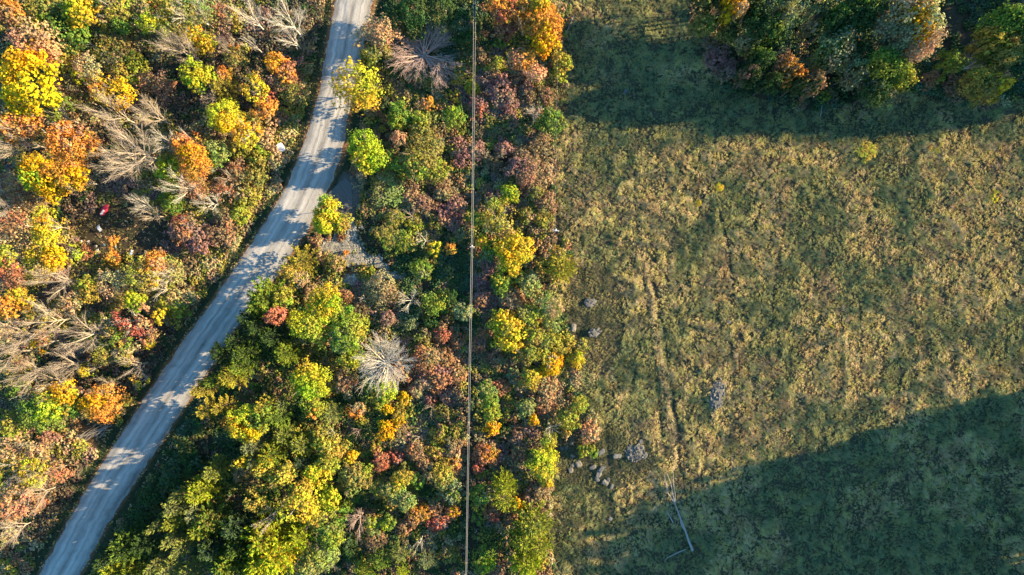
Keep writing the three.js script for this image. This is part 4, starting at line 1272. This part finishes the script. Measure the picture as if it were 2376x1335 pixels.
// ------------------------------------------------------------------ poles and wires
const wood = std([0.30, 0.24, 0.18], 0.9), wireMat = std([0.36, 0.35, 0.34], 0.5), porcelain = std([0.75, 0.73, 0.68], 0.35);
function pole(px, py, h, label, arm, turn) {
  const [x, z] = ground(px, py, h), o = thing('utility_pole', label, 'utility pole', [x, 0, z], turn);
  part('shaft', new THREE.CylinderGeometry(0.11, 0.16, h, 12).translate(0, h / 2, 0), wood, o);
  part('cap', new THREE.ConeGeometry(0.15, 0.14, 12).translate(0, h + 0.07, 0), porcelain, o);
  const a = part('crossarm', new THREE.BoxGeometry(arm, 0.13, 0.17).translate(0, h - 0.28, 0.14), arm > 1 ? std([0.62, 0.58, 0.50], 0.8) : wood, o);
  for (const s of [-1, 1]) { const q = part('insulator', new THREE.LatheGeometry([[0, 0], [0.07, 0], [0.05, 0.06], [0.09, 0.1], [0.05, 0.15], [0.06, 0.2], [0, 0.23]].map(p => new THREE.Vector2(...p)), 10), porcelain, o); q.position.set(s * arm * 0.42, h - 0.21, 0.14); }
  return o;
}
pole(1095, 571, 9, 'wooden power line pole standing in the shrub strip under the twin wires', 0.7, 0);
pole(1290, 533, 7, 'wooden pole with a pale crossarm at the edge of the field', 1.15, -0.2);
const wireTo = (pts, r, label) => {
  const c = new THREE.CatmullRomCurve3(pts.map(([px, py, h]) => { const [x, z] = ground(px, py, h); return new THREE.Vector3(x, h, z); }));
  const m = new THREE.Mesh(new THREE.TubeGeometry(c, 80, r, 6), wireMat); m.name = numbered('overhead_wire'); m.castShadow = true; scene.add(tag(m, label, 'overhead wire'));
};
wireTo([[1100.5, -240, 9.2], [1099.5, -60, 8.7], [1098, 120, 8.5], [1096.5, 330, 8.6], [1093.5, 571, 9.1], [1089, 800, 8.6], [1085, 1050, 8.4], [1081, 1300, 8.6], [1078, 1500, 9]], 0.021, 'left one of the twin power line wires crossing the strip from top to bottom');
wireTo([[1105.5, -240, 9.2], [1104, -60, 8.7], [1102.5, 120, 8.5], [1100, 330, 8.6], [1096.8, 571, 9.1], [1092.6, 800, 8.6], [1088, 1050, 8.4], [1083.5, 1300, 8.6], [1080, 1500, 9]], 0.021, 'right one of the twin power line wires crossing the strip from top to bottom');
wireTo([[1289, 533, 6.9], [1289.5, 420, 6.5], [1291, 300, 6.3], [1294, 150, 6.4], [1299, -60, 6.8]], 0.008, 'single thin wire running up the field edge from the crossarm pole');

// ------------------------------------------------------------------ box by the road, junk in the clearing
{
  const [x, z] = ground(651, 342, 1), o = thing('utility_box', 'white metal box with a sloping lid beside the road verge', 'utility box', [x, -0.05, z], -1.05);
  const w = std([0.72, 0.70, 0.70], 0.6);
  part('body', new THREE.BoxGeometry(1.35, 1.0, 0.85).translate(0, 0.5, 0), w, o);
  const lid = part('lid', new THREE.BoxGeometry(1.48, 0.07, 0.98).translate(0, 1.06, 0), w, o); lid.rotation.x = 0.05;
  part('door', new THREE.BoxGeometry(0.62, 0.8, 0.03).translate(-0.32, 0.5, 0.44), w, o); part('door', new THREE.BoxGeometry(0.62, 0.8, 0.03).translate(0.32, 0.5, 0.44), w, o);
}
{
  const [x, z] = ground(244, 488), o = thing('red_hull', 'red hull-shaped piece of junk with a pale panel in the shaded clearing', 'junk', [x, 0, z], 0.98);
  const pts = [[0, 0.02], [0.5, 0.06], [0.62, 0.3], [0.55, 0.5], [0.3, 0.62], [0, 0.64]].map(p => new THREE.Vector2(...p));
  part('shell', new THREE.LatheGeometry(pts, 24).scale(2.1, 1, 0.85), std([0.42, 0.015, 0.05], 0.45), o);
  part('panel', new THREE.BoxGeometry(0.95, 0.06, 0.36).translate(-0.45, 0.66, 0.15), std([0.6, 0.58, 0.58], 0.6), o);
}
const white = std([0.78, 0.78, 0.80], 0.6), creme = std([0.6, 0.56, 0.48], 0.8), blue = std([0.25, 0.34, 0.48], 0.5);
function sheet(px, py, L, W, turn, mat, label, bend = 0.12) {
  const [x, z] = ground(px, py), g = new THREE.BoxGeometry(L * MPP, 0.05, W * MPP, 8, 1, 2), p = g.attributes.position;
  for (let k = 0; k < p.count; k++) p.setY(k, p.getY(k) + bend * Math.sin(p.getX(k) / (L * MPP) * 3 + 1.3)); g.computeVertexNormals();
  const o = new THREE.Mesh(g, mat); o.name = numbered('scrap_panel'); o.position.set(x, 0.32, z); o.rotation.set(0.12, turn, 0.1); o.castShadow = o.receiveShadow = true; scene.add(tag(o, label, 'scrap panel'));
}
sheet(233, 530, 15, 7, -0.95, white, 'bent white panel lying alone below the red junk', 0.25);
sheet(209, 566, 15, 5, -1.25, white, 'long white strip of scrap, upper left of the scatter');
sheet(191, 561, 6, 4, 0.4, white, 'small white scrap piece farthest left of the scatter');
sheet(230, 585, 13, 6, -1.2, white, 'white panel beside the orange saplings', 0.2);
sheet(204, 619, 9, 4, 0.05, creme, 'pale board lying below the rust shrub');
sheet(246, 622, 13, 5, 0.05, white, 'whitish board at the bottom of the scrap scatter');
sheet(305, 591, 11, 5, 0.7, blue, 'bluish panel lying in shade at the right of the clearing', 0.2);
sheet(308, 584, 7, 4, 1.0, white, 'small pale panel touching the bluish panel in the clearing');
sheet(222, 596, 11, 5, 0.4, std([0.35, 0.35, 0.38], 0.7), 'grey panel under the white panel by the saplings');
sheet(421, 618, 9, 3, 0.05, white, 'thin white board on the ground between clearing and road');
sheet(225, 572, 5, 4, 0.7, white, 'tiny white scrap in the middle of the scatter');
sheet(271, 573, 8, 2, 1.4, creme, 'thin pale stick right of the upper orange sapling');
sheet(243, 569, 8, 5, 0.2, std([0.10, 0.17, 0.22], 0.5), 'dark blue scrap between the strip and the saplings');
// brush pile and fallen wood
seedTo(626);
const greyWood = std([0.34, 0.30, 0.26], 0.95), deadWood = std([0.29, 0.27, 0.245], 0.9, { bumpMap: detail, bumpScale: 0.02 }), brownWood = std([0.36, 0.25, 0.16], 0.95);
const stick = (L, r) => { const mb = new MB(); let y = 0, z = 0; const pts = [], rad = []; for (let k = 0; k <= 4; k++) { pts.push([L * (k / 4 - 0.5), y, z]); rad.push(r * (1 - 0.6 * k / 4)); y += 0.03 * gauss(); z += L * 0.02 * gauss(); } mb.tube(pts, rad, 5, [1, 1, 1]); return mb.geo(); };
const stickGeos = [0, 1, 2, 3, 4].map(() => stick(1, 0.022));
{
  const [x, z] = ground(212, 1008), o = thing('brush_pile', 'pile of grey cut branches lying in shade beside the lower road', 'brush pile', [x, 0, z]);
  for (let k = 0; k < 60; k++) { const L = rr(1.2, 3.8), t = rr(-1, 1), m = part('branch', pick(stickGeos), k % 4 ? greyWood : brownWood, o); m.position.set(t * 2.6 + 0.4 * gauss(), rr(0.1, 0.6), -t * 0.9 + 0.8 * gauss()); m.rotation.set(0, 0.55 + 0.5 * gauss(), 0.12 * gauss()); m.scale.set(L, 1.6, 1.6); }
}
function log(name, pts, rads, mat, label, branches = []) {
  const base = ground(...pts[0]), o = thing(name, label, name === 'fallen_tree' ? 'fallen tree' : 'log', [base[0], 0, base[1]]);
  const mk = (ps, rs) => { const mb = new MB(); mb.tube(ps.map(([a, b, y]) => { const [x, z] = ground(a, b); return [x - base[0], y ?? 0.4, z - base[1]]; }), rs, 8, [1, 1, 1]); return mb.geo(); };
  part('trunk', mk(pts, rads), mat, o); branches.forEach(([ps, rs]) => part('branch', mk(ps, rs), mat, o)); return o;
}
log('fallen_tree', [[1606, 1276, 0.35], [1596, 1252, 0.45], [1588, 1228, 0.5], [1578, 1203, 0.55], [1570, 1182, 0.6], [1564, 1166, 0.7]], [0.25, 0.20, 0.17, 0.14, 0.11, 0.09], deadWood, 'long pale fallen tree with forked bare top lying in the field', [
  [[[1564, 1166, 0.7], [1553, 1150, 0.8], [1545, 1139, 0.9]], [0.10, 0.08, 0.06]], [[[1548, 1142, 0.85], [1545, 1122, 1], [1538, 1113, 1.1]], [0.06, 0.05, 0.03]], [[[1545, 1139, 0.9], [1541, 1110, 1.1], [1537, 1098, 1.2]], [0.05, 0.04, 0.025]],
  [[[1564, 1166, 0.7], [1559, 1148, 0.9], [1553, 1118, 1.1], [1542, 1090, 1.3]], [0.10, 0.08, 0.06, 0.025]], [[[1564, 1166, 0.7], [1564, 1145, 0.9], [1559, 1118, 1.2], [1557, 1080, 1.4]], [0.09, 0.075, 0.055, 0.025]],
  [[[1588, 1230, 0.45], [1580, 1217, 0.6], [1577, 1207, 0.5]], [0.14, 0.12, 0.1]]]);
log('log', [[1561, 1212, 0.3], [1553, 1197, 0.35], [1545, 1184, 0.4]], [0.12, 0.10, 0.06], deadWood, 'short pale log lying left of the fallen tree');
log('log', [[1590, 1274, 0.3], [1574, 1280, 0.35], [1558, 1288, 0.35], [1547, 1293, 0.4], [1540, 1302, 0.4]], [0.10, 0.10, 0.09, 0.07, 0.04], deadWood, 'crooked grey branch lying below left of the fallen tree');
log('log', [[1330, 40, 0.4], [1322, 60, 0.5], [1312, 82, 0.5]], [0.09, 0.07, 0.04], deadWood, 'thin pale dead branch at the upper left corner of the field');
log('log', [[1902, 272, 0.35], [1905, 250, 0.4], [1908, 228, 0.5]], [0.09, 0.08, 0.05], deadWood, 'thin pale pole lying at the front of the upper wood');
log('log', [[455, 580, 0.4], [420, 590, 0.5], [395, 596, 0.5]], [0.10, 0.08, 0.05], brownWood, 'thin log lying in shrubs right of the junk clearing');

renderer.render(scene, camera);
